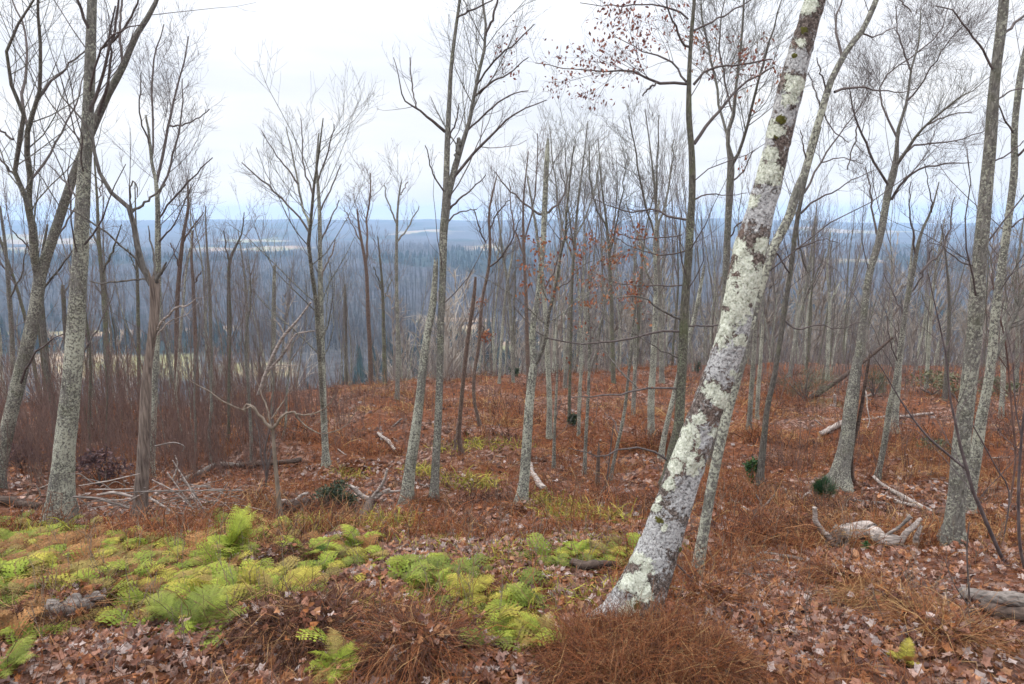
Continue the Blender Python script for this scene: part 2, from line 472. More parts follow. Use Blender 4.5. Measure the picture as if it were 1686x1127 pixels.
# ------------------------------------------------------------------ trees traced by trunk and limbs
LEAFQ = np.array([[0, 0, 0], [.5, .45, .12], [0, 1, 0], [-.5, .45, .12]])
LEAFT = np.array([[0, 1, 2], [0, 2, 3]])
def loose_leaves(g, pts, rg, size, cols, hang=0.7):
    """Small folded dead leaves hanging at the given points."""
    m = len(pts)
    if not m: return
    d = norm(rg.normal(size=(m, 3)) + np.array((0, 0, -1.6 * hang))); s = norm(np.cross(d, rg.normal(size=(m, 3)))); n = np.cross(s, d)
    sz = size * rg.uniform(0.6, 1.3, m)[:, None, None]
    V = pts[:, None] + sz * (LEAFQ[None, :, 0:1] * 0.55 * s[:, None] + LEAFQ[None, :, 1:2] * d[:, None] + LEAFQ[None, :, 2:3] * n[:, None])
    T = (LEAFT[None] + 4 * np.arange(m)[:, None, None]).reshape(-1, 3)
    c = np.array(cols)[rg.integers(0, len(cols), m)] * rg.uniform(0.7, 1.25, (m, 1))
    g.add(V.reshape(-1, 3), t=T, c=np.repeat(c, 4, 0))

def lift(pts, Y, slope=0.0, s0=0, ws=0.80):
    """Pixels (x, y, width) on the plane at distance Y -> (m, 4) points with radius; slope leans them away in depth."""
    out = []; s = 0.0; prev = None
    for p in pts:
        q = at(p[0], p[1], Y)
        if prev is not None: s += np.linalg.norm(q - prev)
        prev = q
        q = at(p[0], p[1], Y + slope * s)
        f = project(q)[2]
        out.append((*q, ws * p[2] / 2 / FPX * f))
    return np.array(out)

def twig_levels(P, Rr, rg, Y, dens, levels, rmin, first_len=(0.12, 1.3), up=0.18, t0=0.15, wig=0.13):
    """All side shoots of the given polylines down to fine twigs."""
    acc = [];
    st = 0.10 / dens
    c1 = grow(P, Rr, rg, st, t0=t0, ratio=0.5, lmin=first_len[0], lmax=first_len[1], ang=(28, 62), k=6, up=up, wig=wig, rmin=rmin * 1.3, rfac=0.36)
    acc.append((c1, 4))
    if levels > 1:
        c2 = grow(*c1, rg, st * 0.72, t0=0.12, ratio=0.55, lmin=0.10, lmax=0.75, ang=(25, 55), k=5, up=up * .8, wig=wig, rmin=rmin * 1.1, rfac=0.6)
        acc.append((c2, 3))
        if levels > 2:
            c3 = grow(*c2, rg, st * 0.62, t0=0.15, ratio=0.55, lmin=0.07, lmax=0.35, ang=(25, 55), k=4, up=up * .6, wig=wig, rmin=rmin, rfac=0.7)
            acc.append((c3, 3))
    return acc

def tube_into(g, P, Rr, sides):
    if len(P): V, q = tubes(P, Rr, sides); g.add(V, q)

TREES = {}
def tree(label, trunk, limbs=(), bark_='grey', Y=None, twig='twig', dens=1.0, levels=3, trunk_twigs=0.4, leaves=None, group=None, lean=None, k=26, up=0.18, seed=None, name='bare_tree', cat='tree', limb_mat=None, flare=0.55, rough=0.07, broken=False, top_twigs=True, wig=0.13, sides=12, wscale=0.80):
    rg = np.random.default_rng(seed if seed is not None else int(abs(trunk[0][0]) * 7 + trunk[0][1] * 3))
    if Y is None:
        Y = float(hit(trunk[0][0], trunk[0][1])[1])
    lean = rg.uniform(-0.08, 0.08) if lean is None else lean
    T = lift(trunk, Y, lean, ws=wscale)
    b = T[0].copy(); b[2] = gz(b[0], b[1])
    low = np.array([T[0][0] - 0.12 * (T[1][0] - T[0][0]), T[0][1], min(b[2], T[0][2]) - 0.12, T[0][3] * 1.05])
    pts = resample(np.vstack([low, T]), k)
    h = np.maximum(pts[:, 2] - b[2], 0)
    rad = pts[:, 3] * (1 + flare * np.exp(-h / (1.4 * T[0][3] + 0.02)))
    root = empty(name, (b[0], b[1], b[2]), label, cat, group)
    org = np.array((b[0], b[1], b[2]))
    rmin = max(0.0009, 0.00017 * Y)
    P = pts[None, :, :3]; Rr = rad[None]
    V, q = tubes(P, Rr, sides)
    Vr = V.reshape(k, sides, 3); c = P[0][:, None]
    s = np.cumsum(np.linalg.norm(np.diff(P[0], axis=0, prepend=P[0][:1]), axis=1))
    aa = np.arange(sides) / sides * 2 * np.pi
    nz = fbm(s[:, None] * 2.6 + 3 * np.cos(aa)[None] + seed_f(trunk), 2.0 * np.sin(aa)[None] + s[:, None] * 0.7, 3, 9)
    hh = np.maximum(s - 0.12, 0)[:, None]; nl = int(rg.integers(3, 6))
    lobes = flare * .55 * np.exp(-hh / (1.2 * T[0][3] + .02)) * np.cos(nl * aa[None] + rg.uniform(0, 6))
    Vr = c + (Vr - c) * (1 + rough * 2 * nz + lobes)[..., None]
    if broken:                                   # a snapped top: jagged rim
        Vr[-1] = Vr[-1] + (rg.random((sides, 1)) * rad[-1] * 4.0 - rad[-1]) * np.array((0, 0, 1))
    g = Geo(); g.add(Vr.reshape(-1, 3), q)
    g.add(np.vstack([Vr[-1], P[0][-1:] + np.array([[0, 0, -rad[-1] * (1 if broken else -1)]])]), t=[[i, (i + 1) % sides, sides] for i in range(sides)])
    g.build('trunk', M[bark_], root, org)
    tips = []
    for L in limbs:
        opts = L[-1] if isinstance(L[-1], dict) else {}
        lp = [p for p in L if not isinstance(p, dict)]
        sl = opts.get('slope', rg.choice([-1, 1]) * rg.uniform(0.15, 0.6))
        px0 = lift([lp[0]], Y, 0)[0]
        # start on the trunk's own depth
        near_i = int(np.argmin(np.linalg.norm(pts[:, [0, 2]] - px0[[0, 2]], axis=1)))
        Y0 = float(pts[near_i, 1]) if opts.get('on_trunk', True) else Y
        A = lift(lp, Y0, sl)
        A = resample(A, 12); A[1:-1, :3] += rg.normal(size=(10, 3)) * (0.10 * A[1:-1, 3:4] + 0.0007 * Y)
        LP, LR = A[None, :, :3], np.maximum(A[None, :, 3], rmin)
        g = Geo(); tube_into(g, LP, LR, 7)
        gt = []
        d = opts.get('dens', dens)
        if d > 0:
            Llen = np.linalg.norm(np.diff(A[:, :3], axis=0), axis=1).sum()
            for (pp, rr), sd in twig_levels(LP, LR, rg, Y, d, opts.get('levels', levels), rmin, (0.1, 0.16 * Y if Y < 9 else 1.5), up, 0.2, wig):
                tube_into(g, pp, rr, sd); gt.append(pp)
        g.build('limb', M[opts.get('mat') or limb_mat or (twig if A[0, 3] < 0.02 else bark_)], root, org)
        tips.append((A, gt))
    if trunk_twigs > 0 and top_twigs:
        g = Geo()
        for (pp, rr), sd in twig_levels(P, Rr * 0.5, rg, Y, trunk_twigs, levels, rmin, (0.1, 1.1), up, 0.35, wig):
            tube_into(g, pp, rr, sd)
            tips.append((None, [pp]))
        if g.n: g.build('crown', M[twig], root, org)
    if leaves:
        g = Geo()
        cand = np.concatenate([pp[:, -1] for A, gt in tips for pp in gt] + [pp[:, 2] for A, gt in tips for pp in gt])
        sel = []
        for (x0, y0, x1, y1, cnt, cols) in leaves:
            px, py, f = project(cand)
            ins = np.where((px > x0) & (px < x1) & (py > y0) & (py < y1))[0]
            if len(ins):
                ctr = cand[rg.choice(ins, max(1, int(cnt * .62)))]
                cl = np.repeat(ctr, 3, 0) + rg.normal(size=(len(ctr) * 3, 3)) * 0.04
                loose_leaves(g, cl, rg, 0.0042 * Y + 0.012, cols)
        if g.n: g.build('withered_foliage', M['leaf'], root, org)
    return root
def seed_f(trunk): return (trunk[0][0] * 0.37 + trunk[0][1] * 0.11) % 50
M['deadsap'] = plain('tan_sapling_bark', (0.10, 0.075, 0.058), (0.25, 0.20, 0.155), 40, 0.2)

# ------------------------------------------------------------------ the trees one can tell apart
RUST = [(0.26, 0.09, 0.04), (0.32, 0.14, 0.065), (0.20, 0.06, 0.03)]
WINE = [(0.20, 0.08, 0.06), (0.26, 0.11, 0.075), (0.15, 0.06, 0.05)]
tree('tall straight grey trunk mottled with pale lichen, standing before the brush pile',
     [(97,858,46),(103,780,42),(112,690,38),(120,610,36),(125,540,33),(131,440,30),(134,380,27),(138,300,25),(143,220,22),(148,120,20),(152,0,18),(156,-150,15),(160,-320,9),(165,-450,4)],
     [[(143,200,8),(170,120,6),(190,40,5),(200,-40,3)], [(150,60,7),(120,-20,5),(100,-120,3)], [(136,340,4),(108,300,3),(80,272,2)],
      [(120,600,4),(150,560,3),(175,510,2),(190,470,1.5)], [(147,160,5),(165,85,4),(200,50,3),(240,40,2)]], 'pale', dens=0.8, trunk_twigs=0.25, k=40, sides=18, lean=0.0)
tree('dark tree forked low, one heavy limb passing behind the tall lichen trunk',
     [(-8,800,30),(4,740,29),(28,640,28),(57,518,26),(66,455,24),(83,405,20),(109,324,19),(124,283,18),(157,202,18),(177,157,16),(202,111,14),(223,61,13),(243,30,11),(258,0,9),(280,-80,6),(300,-170,3)],
     [[(64,462,17),(55,410,16),(50,360,15),(43,325,10),(25,300,9),(21,272,9),(30,223,9),(38,172,8),(20,142,7),(6,105,6),(18,76,6),(30,40,5),(56,0,4),(75,-50,3)],
      [(50,360,11),(48,283,11),(47,213,10),(61,167,8),(68,116,7),(66,51,6),(63,0,5),(70,-60,3)],
      [(47,213,7),(35,160,6),(45,110,5),(40,50,4),(20,0,3)],
      [(61,167,6),(85,135,5),(110,110,4),(140,85,3)],
      [(48,300,5),(70,270,5),(95,230,4),(125,170,3),(140,120,2)],
      [(25,290,5),(8,270,4),(-20,240,3)], [(22,230,5),(0,215,4),(-30,190,3)],
      [(157,202,7),(172,155,6),(182,105,5),(180,60,4),(190,10,3)],
      [(166,80,5),(195,60,5),(220,20,4),(232,-20,3)], [(202,111,6),(198,60,5),(201,0,4)], [(90,400,4),(125,340,3),(150,300,2)],
      [(30,640,5),(55,585,4),(85,560,3),(110,548,2)],[(20,640,4),(5,600,3),(-15,570,2)]],
     'grey', dens=0.6, trunk_twigs=0.1, k=40, sides=16, limb_mat=None, lean=0.02, wscale=.74)
tree('slim dark tree crossing behind the base of the tall lichen trunk',
     [(95,722,13),(86,660,13),(77,600,12),(70,530,11),(66,470,9),(70,420,7),(78,370,4)], [[(70,480,5),(100,440,4),(130,400,2)],[(67,440,4),(40,400,3),(20,380,2)]], 'dark', dens=.7, trunk_twigs=.4)
tree('barkless brown snag with twisted grey limbs rising from its splintered head',
     [(229,851,27),(233,784,23),(237,713,21),(240,642,19),(246,589,16),(253,535,17),(255,500,19),(254,462,20)],
     [[(250,470,14),(238,452,13),(230,425,12),(222,400,12),(217,349,10),(205,333,10),(192,324,9),(172,304,8),(159,268,7),(152,217,6),(134,197,4),(101,157,3),(86,121,2),{'slope':-.05,'dens':.35}],
      [(217,350,6),(238,334,5),(258,318,4),(273,304,3),{'dens':.5,'slope':.1}],
      [(252,472,9),(262,455,8),(270,440,5),(274,432,3),{'dens':0,'slope':-.3}],
      [(244,462,5),(238,459,4),(202,463,4),(167,468,3),(147,463,2),{'dens':.4,'slope':-.3}],
      [(236,450,5),(222,428,4),(177,385,4),(131,354,3),(98,335,2),{'dens':.3,'slope':-.5}],
      [(256,460,5),(253,420,4),(246,390,3),(244,372,2),{'dens':0,'slope':.2}],
      [(258,545,5),(266,530,5),(288,508,4),(309,502,3),(325,490,1.5),{'dens':.6,'slope':-.4,'mat':'dead'}],
      [(259,552,4),(280,530,3),(306,520,2),(320,505,1.5),{'dens':.4,'slope':-.2,'mat':'dead'}],
      [(217,345,4),(214,310,3),(222,300,3),(226,325,2),{'dens':.2}]],
     'snag', dens=.4, trunk_twigs=0, k=36, sides=18, rough=.16, broken=True, limb_mat='limb', lean=0, name='dead_snag', cat='dead tree')
tree('greenish slender tree rising directly behind the brown snag, wide fan of fine twigs',
     [(249,777,14),(254,642,12),(259,540,12),(260,420,12),(260,374,11),(259,324,9),(256,293,7),(249,263,6),(246,225,5),(240,190,3)],
     [[(259,324,6),(270,300,5),(290,240,4),(300,180,3),(300,130,2)],[(258,300,6),(266,258,6),(278,207,5),(288,152,4),(303,101,3),(310,60,2)],[(249,262,5),(253,228,4),(250,142,4),(258,80,3),(270,40,2)],
      [(262,360,4),(290,320,4),(320,290,3),(350,260,2)],[(278,207,4),(310,205,3),(345,180,2)],[(260,400,4),(285,370,3),(305,330,2),(320,300,1.5)],[(246,240,4),(230,190,3),(232,120,2)]],
     'pale', dens=.95, trunk_twigs=.35, Y=8.8)
tree('twin-stemmed slim tree with rounded fan crown alone against white sky',
     [(537,768,14),(533,680,13),(531,600,12),(528,500,11),(527,420,9),(526,350,8),(523,300,6),(521,270,5),(525,220,3)],
     [[(534,700,9),(526,560,9),(524,506,9),(514,455,8),(509,395,8),(511,374,7),(516,324,6),(519,283,5),(527,228,4),(532,195,2),{'dens':.5,'mat':'grey'}],
      [(510,375,6),(499,344,5),(491,304,4),(481,253,3),(471,210,2),{'dens':.75}],[(510,385,5),(490,354,4),(451,314,4),(420,288,3),(398,268,2),{'dens':.75}],
      [(491,304,4),(465,270,3),(445,240,2),(430,215,1.5),{'dens':.75}],[(516,324,4),(500,270,3),(497,220,2),(495,195,1.5),{'dens':.75}],[(523,300,4),(540,250,3),(550,205,2),{'dens':.75}],
      [(526,350,4),(545,310,3),(562,270,2),{'dens':.7}],[(527,400,4),(545,360,3),(558,330,2)],[(528,460,4),(545,420,3),(552,395,2),{'mat':'dead'}]],
     'pale', dens=.7, trunk_twigs=.2, k=32)
tree('leaning pale trunk broken off where it meets the taller forked tree',
     [(669,835,26),(675,770,23),(684,713,21),(691,660,19),(696,606,17),(703,553,15),(712,507,14),(716,460,11),(718,432,8)], [], 'pale', dens=.5, trunk_twigs=0, sides=16, broken=True, lean=0.03)
tree('tall forked tree with two lichen-grey stems towering over the clearing',
     [(714,832,18),(717,770,17),(721,699,16),(723,642,15),(725,571,15),(726,528,15),(729,455,14),(730,384,16),(735,334,18),(735,303,13),(737,223,11),(740,167,9),(743,111,8),(750,51,7),(757,0,6),(765,-80,4),(770,-160,2)],
     [[(733,350,13),(744,293,14),(753,255,13),(762,235,10),(769,217,9),(780,167,8),(790,111,7),(800,66,6),(798,30,5),(796,0,5),(800,-80,3),{'dens':1.0,'slope':.1}],
      [(752,262,11),(755,240,10),(755,228,8),{'dens':0,'slope':0}],[(800,60,5),(815,20,5),(822,-20,3)],[(747,293,6),(780,253,6),(810,223,5),(835,197,4),(860,180,3),(900,165,2)],
      [(733,217,7),(714,202,6),(684,177,4),(663,162,3),(656,131,2),(648,95,1.5),{'dens':.5}],[(684,177,3),(678,140,3),(675,95,2)],[(740,345,5),(760,325,4),(775,314,3),(800,288,2)],
      [(752,30,4),(775,18,4),(795,8,3),(830,-10,2)],[(780,160,5),(810,135,4),(840,120,3),(870,95,2)],[(785,140,4),(815,100,4),(850,70,3),(880,40,2)],
      [(738,230,4),(752,195,3),(756,170,2)],[(770,215,4),(800,185,4),(835,160,3),(870,150,2)],[(735,320,4),(715,290,3),(700,240,2),{'dens':.8}],[(733,370,4),(755,350,3),(785,345,2)]],
     'grey', dens=0.95, trunk_twigs=.15, k=44, sides=16, leaves=[(820,30,900,140,30,WINE)])
tree('reddish brown bare-wood snag beside the moss strip, without any crown',
     [(760,750,10),(756,720,9),(758,677,9),(765,606,9),(772,546,8),(779,500,8),(783,460,5)], [[(757,690,6),(750,725,6),(749,741,6),{'dens':0}],[(772,546,4),(785,520,3),(795,505,2),{'dens':.3}]], 'brown', dens=.4, trunk_twigs=.1, broken=True, name='dead_snag', cat='dead tree')
tree('crooked thin tree curving beside the reddish snag, a tuft of orange leaves midway',
     [(791,704,7),(781,660,7),(781,617,7),(788,571,7),(792,518,7),(795,486,6),(804,445,6),(807,405,6),(805,354,5),(810,324,4),(818,290,2)],
     [[(805,440,4),(825,425,4),(845,390,3),(858,360,2)],[(800,400,3),(792,384,3),(780,345,2)],[(807,380,3),(820,350,3),(840,330,2)],[(790,530,3),(797,545,2),(790,555,1.5)]], 'brown', dens=1, trunk_twigs=.4, leaves=[(770,490,820,570,60,RUST)])
tree('lichen-white trunk splitting into a dark snapped-off stem and a pale stem',
     [(859,832,23),(863,790,21),(866,748,20),(871,670,18),(876,617,17),(880,596,15),(876,564,13),(880,521,12),(886,486,11),(894,405,11),(896,364,12),(898,314,11),(901,250,9),(902,232,5)],
     [[(881,602,10),(892,582,9),(899,560,9),(903,518,8),(914,475,7),(921,445,6),(928,400,6),(934,354,5),(938,300,4),(945,240,2),{'mat':'grey'}],[(897,354,6),(881,351,5),(861,334,4),(835,308,3),(815,283,2)],[(897,352,6),(909,344,5),(924,329,4),(931,310,3),(921,278,2)],
      [(914,475,3),(935,465,3),(955,440,2),(975,430,1.5)]], 'pale', dens=1.05, trunk_twigs=.12, k=40, sides=16, broken=True, leaves=[(850,380,960,500,110,RUST),(860,540,910,680,25,RUST)])
tree('straight dark oak with long level boughs and clinging rust-coloured leaves',
     [(1098,800,24),(1109,741,22),(1118,699,20),(1121,642,19),(1125,571,19),(1127,518,18),(1131,455,16),(1136,384,15),(1140,303,14),(1138,238,12),(1134,192,12),(1135,116,9),(1139,51,8),(1143,0,7),(1148,-120,5),(1150,-220,2)],
     [[(1134,139,6),(1108,134,6),(1083,137,6),(1053,121,4),(1027,116,4),(992,117,3),(941,114,2),(881,104,1.5),{'slope':.1}],[(1083,137,4),(1068,145,4),(1058,158,3),{'dens':.3}],
      [(1130,135,5),(1113,111,4),(1096,96,4),(1073,91,3),(1042,76,2),(1010,60,1.5)],[(1142,140,6),(1164,116,5),(1204,109,4),(1240,104,4),(1272,98,3),{'slope':-.1}],
      [(1143,237,8),(1164,207,7),(1189,177,6),(1214,147,5),(1245,126,4),(1275,110,3),{'slope':.1}],[(1136,78,5),(1123,71,5),(1108,35,4),(1096,0,3),(1090,-40,2)],[(1142,51,5),(1179,33,4),(1220,10,3),(1250,-8,2)],
      [(1133,32,4),(1103,13,4),(1073,6,3),(1037,10,3),(1002,10,2),(955,5,1.5)],[(1130,362,5),(1103,356,5),(1075,345,4),(1037,349,3),(1002,339,2),(972,326,1.5),{'dens':.8}],[(1123,387,3),(1083,392,2.5),(1043,394,2),(1010,380,1.5),{'dens':.7}],
      [(1123,526,5),(1098,516,5),(1073,498,4),(1053,488,3),(1017,490,2),(985,500,1.5),{'dens':.7,'mat':'limb'}],[(1123,470,3),(1063,470,3),(1022,468,2),(992,457,1.5),{'dens':.9}],
      [(1118,546,5),(1084,546,5),(1055,553,4),(1013,562,4),(952,566,3),(906,558,3),(880,544,2),(845,505,1.5),{'dens':.35,'slope':-.1}],[(1114,640,5),(1070,640,4),(1031,649,4),(985,653,3),(940,655,2),{'dens':.35}],
      [(1104,762,5),(1080,745,4.5),(1048,738,4),(1020,739,3.5),(992,752,3),(963,745,2),(935,738,1.5),{'dens':.3,'slope':-.3}],[(1130,537,4),(1160,537,3.5),(1190,534,3),(1220,525,2),{'dens':.4}],
      [(1050,640,3),(1020,610,3),(985,560,2),(960,520,1.5),{'dens':.5,'mat':'limb'}],[(1118,590,4),(1095,580,3),(1060,560,2),(1040,545,1.5),{'dens':.4,'mat':'limb'}],[(1139,330,4),(1165,320,3),(1200,322,2),(1230,318,1.5),{'dens':.5}],
      [(1137,410,3),(1100,420,3),(1050,410,2),(1000,385,1.5),{'dens':.9}]],
     'olive', dens=1.0, trunk_twigs=.2, k=48, sides=16, up=.05, wig=.17, limb_mat='twig', leaves=[(890,0,1130,175,340,WINE),(940,370,1130,500,270,RUST),(1110,60,1160,130,25,RUST),(1120,310,1150,370,25,RUST),(930,520,1080,680,35,RUST),(1150,30,1280,140,60,WINE)])
tree('pale broken pole leaning behind the dark oak trunk',
     [(1084,805,12),(1089,748,12),(1098,699,11),(1109,653,10),(1125,585,9),(1143,525,8),(1154,470,7),(1160,438,5)], [], 'pale', trunk_twigs=0.05, Y=9.6, broken=True)
tree('forked ash-grey tree between the dark oak and the big leaning trunk',
     [(1165,770,17),(1180,690,16),(1190,560,15),(1194,480,14),(1197,405,14),(1202,303,14),(1204,268,15),(1200,245,9),(1197,223,8),(1207,192,8),(1212,142,6),(1220,76,5),(1225,0,4),(1230,-90,2)],
     [[(1203,275,9),(1212,258,7),(1230,202,6),(1250,131,5),(1265,76,4),(1275,40,3),(1290,-10,2)],[(1200,245,6),(1184,167,5),(1174,116,5),(1159,40,4),(1150,-20,2)],[(1208,190,4),(1190,120,4),(1185,50,3),(1195,-10,2)],[(1198,400,3),(1215,370,3),(1240,355,2)],[(1204,300,4),(1225,280,3),(1240,250,2)]],
     'grey', dens=1.1, trunk_twigs=.2, k=40, sides=14, leaves=[(1140,60,1290,330,70,RUST)])
tree('dark thin tree half hidden by the leaning trunk, crooked dark side limbs',
     [(1250,798,14),(1258,720,13),(1264,670,11),(1274,624,11),(1283,571,10),(1294,496,10),(1304,430,9),(1309,384,9),(1317,339,8),(1326,300,6),(1340,250,4),(1352,210,2)],
     [[(1324,318,5),(1352,268,4),(1377,228,3),(1412,182,2),(1430,150,1.5)],[(1318,352,5),(1340,332,4),(1370,318,3),(1402,297,2),(1440,280,1.5)],[(1307,412,4),(1331,402,3),(1357,394,2),(1380,400,1.5)],[(1290,525,4),(1312,543,4),(1344,535,3),(1380,541,2),(1420,530,1.5)],[(1300,450,4),(1280,420,3),(1260,400,2)],[(1352,268,3),(1385,260,2),(1420,270,1.5)]],
     'dark', dens=1.2, trunk_twigs=.35, k=34)
tree('sturdy grey tree with flared foot and wide spreading crown, pine seedling beside it',
     [(1382,800,32),(1388,760,30),(1394,727,28),(1401,670,25),(1408,617,21),(1415,580,17),(1420,536,14),(1427,480,14),(1433,445,14),(1448,394,14),(1463,314,14),(1473,278,13),(1477,240,8),(1478,217,7),(1493,167,5),(1501,111,4),(1513,70,3),(1516,15,2)],
     [[(1475,273,8),(1493,248,7),(1524,207,5),(1564,172,4),(1604,147,2),(1640,120,1.5)],[(1493,250,5),(1510,240,4),(1554,235,3),(1604,222,2),(1640,205,1.5)],[(1468,329,6),(1488,298,5),(1518,278,4),(1564,270,3),(1600,268,1.5)],
      [(1463,306,6),(1450,285,5),(1433,253,5),(1412,207,4),(1402,167,3),(1398,140,2)],[(1476,225,5),(1458,187,4),(1448,147,3),(1468,116,3),(1513,86,3),(1549,51,2),(1565,0,1.5)],[(1493,167,4),(1530,120,3),(1560,70,2),(1590,40,1.5)],
      [(1524,207,4),(1560,190,3),(1600,185,2)],[(1412,207,3),(1405,240,3),(1395,280,2)],[(1501,120,4),(1480,60,3),(1475,10,2)],[(1500,20,3),(1480,0,3),(1470,-30,2)],[(1448,394,5),(1436,350,4),(1433,310,3),(1425,275,2)]],
     'grey', dens=1.45, trunk_twigs=.25, k=44, sides=18, flare=.8)
tree('dark dead stem standing tight against the sturdy grey tree',
     [(1402,790,8),(1403,741,7),(1413,699,7),(1420,660,6),(1427,617,6),(1432,585,3)], [[(1420,655,4),(1428,640,3),(1437,642,2),{'dens':0}],[(1424,640,3),(1431,690,2),(1428,705,2),{'dens':0,'mat':'dead'}]], 'rot', trunk_twigs=0, broken=True, name='dead_snag', cat='dead tree')
tree('thick straight rough-barked trunk nearest the fallen bleached log',
     [(1569,892,36),(1575,819,33),(1585,713,31),(1596,624,30),(1605,546,28),(1612,440,26),(1622,334,24),(1630,243,22),(1637,142,20),(1648,51,19),(1653,0,18),(1665,-150,15),(1672,-300,9)],
     [[(1648,60,6),(1690,20,5),(1720,-30,4)],[(1640,120,5),(1600,60,4),(1570,20,3),(1540,10,2)],[(1612,440,4),(1580,430,3),(1550,405,2),(1530,400,1.5)],[(1636,170,4),(1665,150,3),(1700,145,2)],[(1627,270,3),(1650,260,3),(1690,230,2)]],
     'grey', dens=1.2, trunk_twigs=.2, k=40, sides=18, lean=0)
tree('grey trunk with one side bough, growing close behind the thick rough-barked trunk',
     [(1593,842,23),(1607,748,22),(1614,699,21),(1628,624,18),(1635,571,17),(1640,506,16),(1658,379,14),(1670,283,13),(1670,217,12),(1680,126,12),(1693,66,10),(1710,-20,8)],
     [[(1638,590,9),(1660,543,8),(1674,511,7),(1700,450,6),(1730,400,4),{'mat':'dark'}],[(1672,260,5),(1700,230,4),(1730,180,3)],[(1658,379,4),(1685,360,3),(1720,350,2)],[(1668,220,4),(1650,190,3),(1640,150,2)]],
     'pale', dens=1.2, trunk_twigs=.25, k=36, sides=16)
tree('split-trunked slender tree with pale lit edge above the crossed dead branches',
     [(1444,788,10),(1456,731,11),(1465,670,12),(1475,625,11),(1484,560,9),(1495,490,9),(1505,440,8),(1511,405,7),(1520,375,5),(1534,345,4),(1546,300,2)],
     [[(1508,425,4),(1503,384,4),(1497,350,3),(1500,300,2)],[(1515,450,5),(1524,440,5),(1554,405,4),(1565,365,3),(1572,325,2)],[(1534,350,3),(1530,310,2),(1522,270,1.5)],[(1480,600,3),(1465,560,2),(1460,520,1.5)]],
     'grey', dens=.8, trunk_twigs=.2, k=30)
tree('stout pale stem just behind the split slender tree, lost in twigs above',
     [(1471,713,15),(1475,660,14),(1480,600,12),(1490,520,9),(1498,450,6),(1505,380,3)], [[(1490,520,4),(1470,480,3),(1455,450,2)],[(1494,490,4),(1520,450,3),(1535,410,2)]], 'pale', dens=.7, trunk_twigs=.35)
# small curly sapling in front of the dark log
tree('small tan sapling with curled antler-like side branches, among green ferns',
     [(466,874,14),(461,840,12),(457,801,11),(453,760,10),(450,720,9),(449,706,8)],
     [[(449,708,7),(432,691,6),(414,669,6),(406,667,5),(402,673,4),(404,679,3),{'dens':0,'slope':-.1}],[(430,689,4),(411,668,4),(401,675,3),(372,663,3),(340,642,2.5),(319,631,2),(305,619,1.5),{'dens':.5,'slope':-.3}],
      [(450,706,7),(462,688,6),(475,681,5),(485,678,5),(488,683,4),{'dens':0,'slope':-.1}],[(486,682,4),(513,683,3),(538,670,2.5),(552,650,1.5),{'dens':.5,'slope':-.2}],[(487,683,4),(506,704,3),(528,714,2.5),(556,709,2),(574,697,2),(588,672,1.5),{'dens':.4,'slope':-.2}],
      [(447,704,3.5),(439,670,3),(428,642,2),(418,615,1.5),{'dens':.3,'slope':.3}],[(447,690,3),(467,660,2.5),(482,635,1.5),{'dens':.3,'slope':.2}]],
     'deadsap', dens=.4, trunk_twigs=0, k=20, levels=2, wig=.2, twig='deadsap', name='bare_sapling', cat='sapling', wscale=.6)

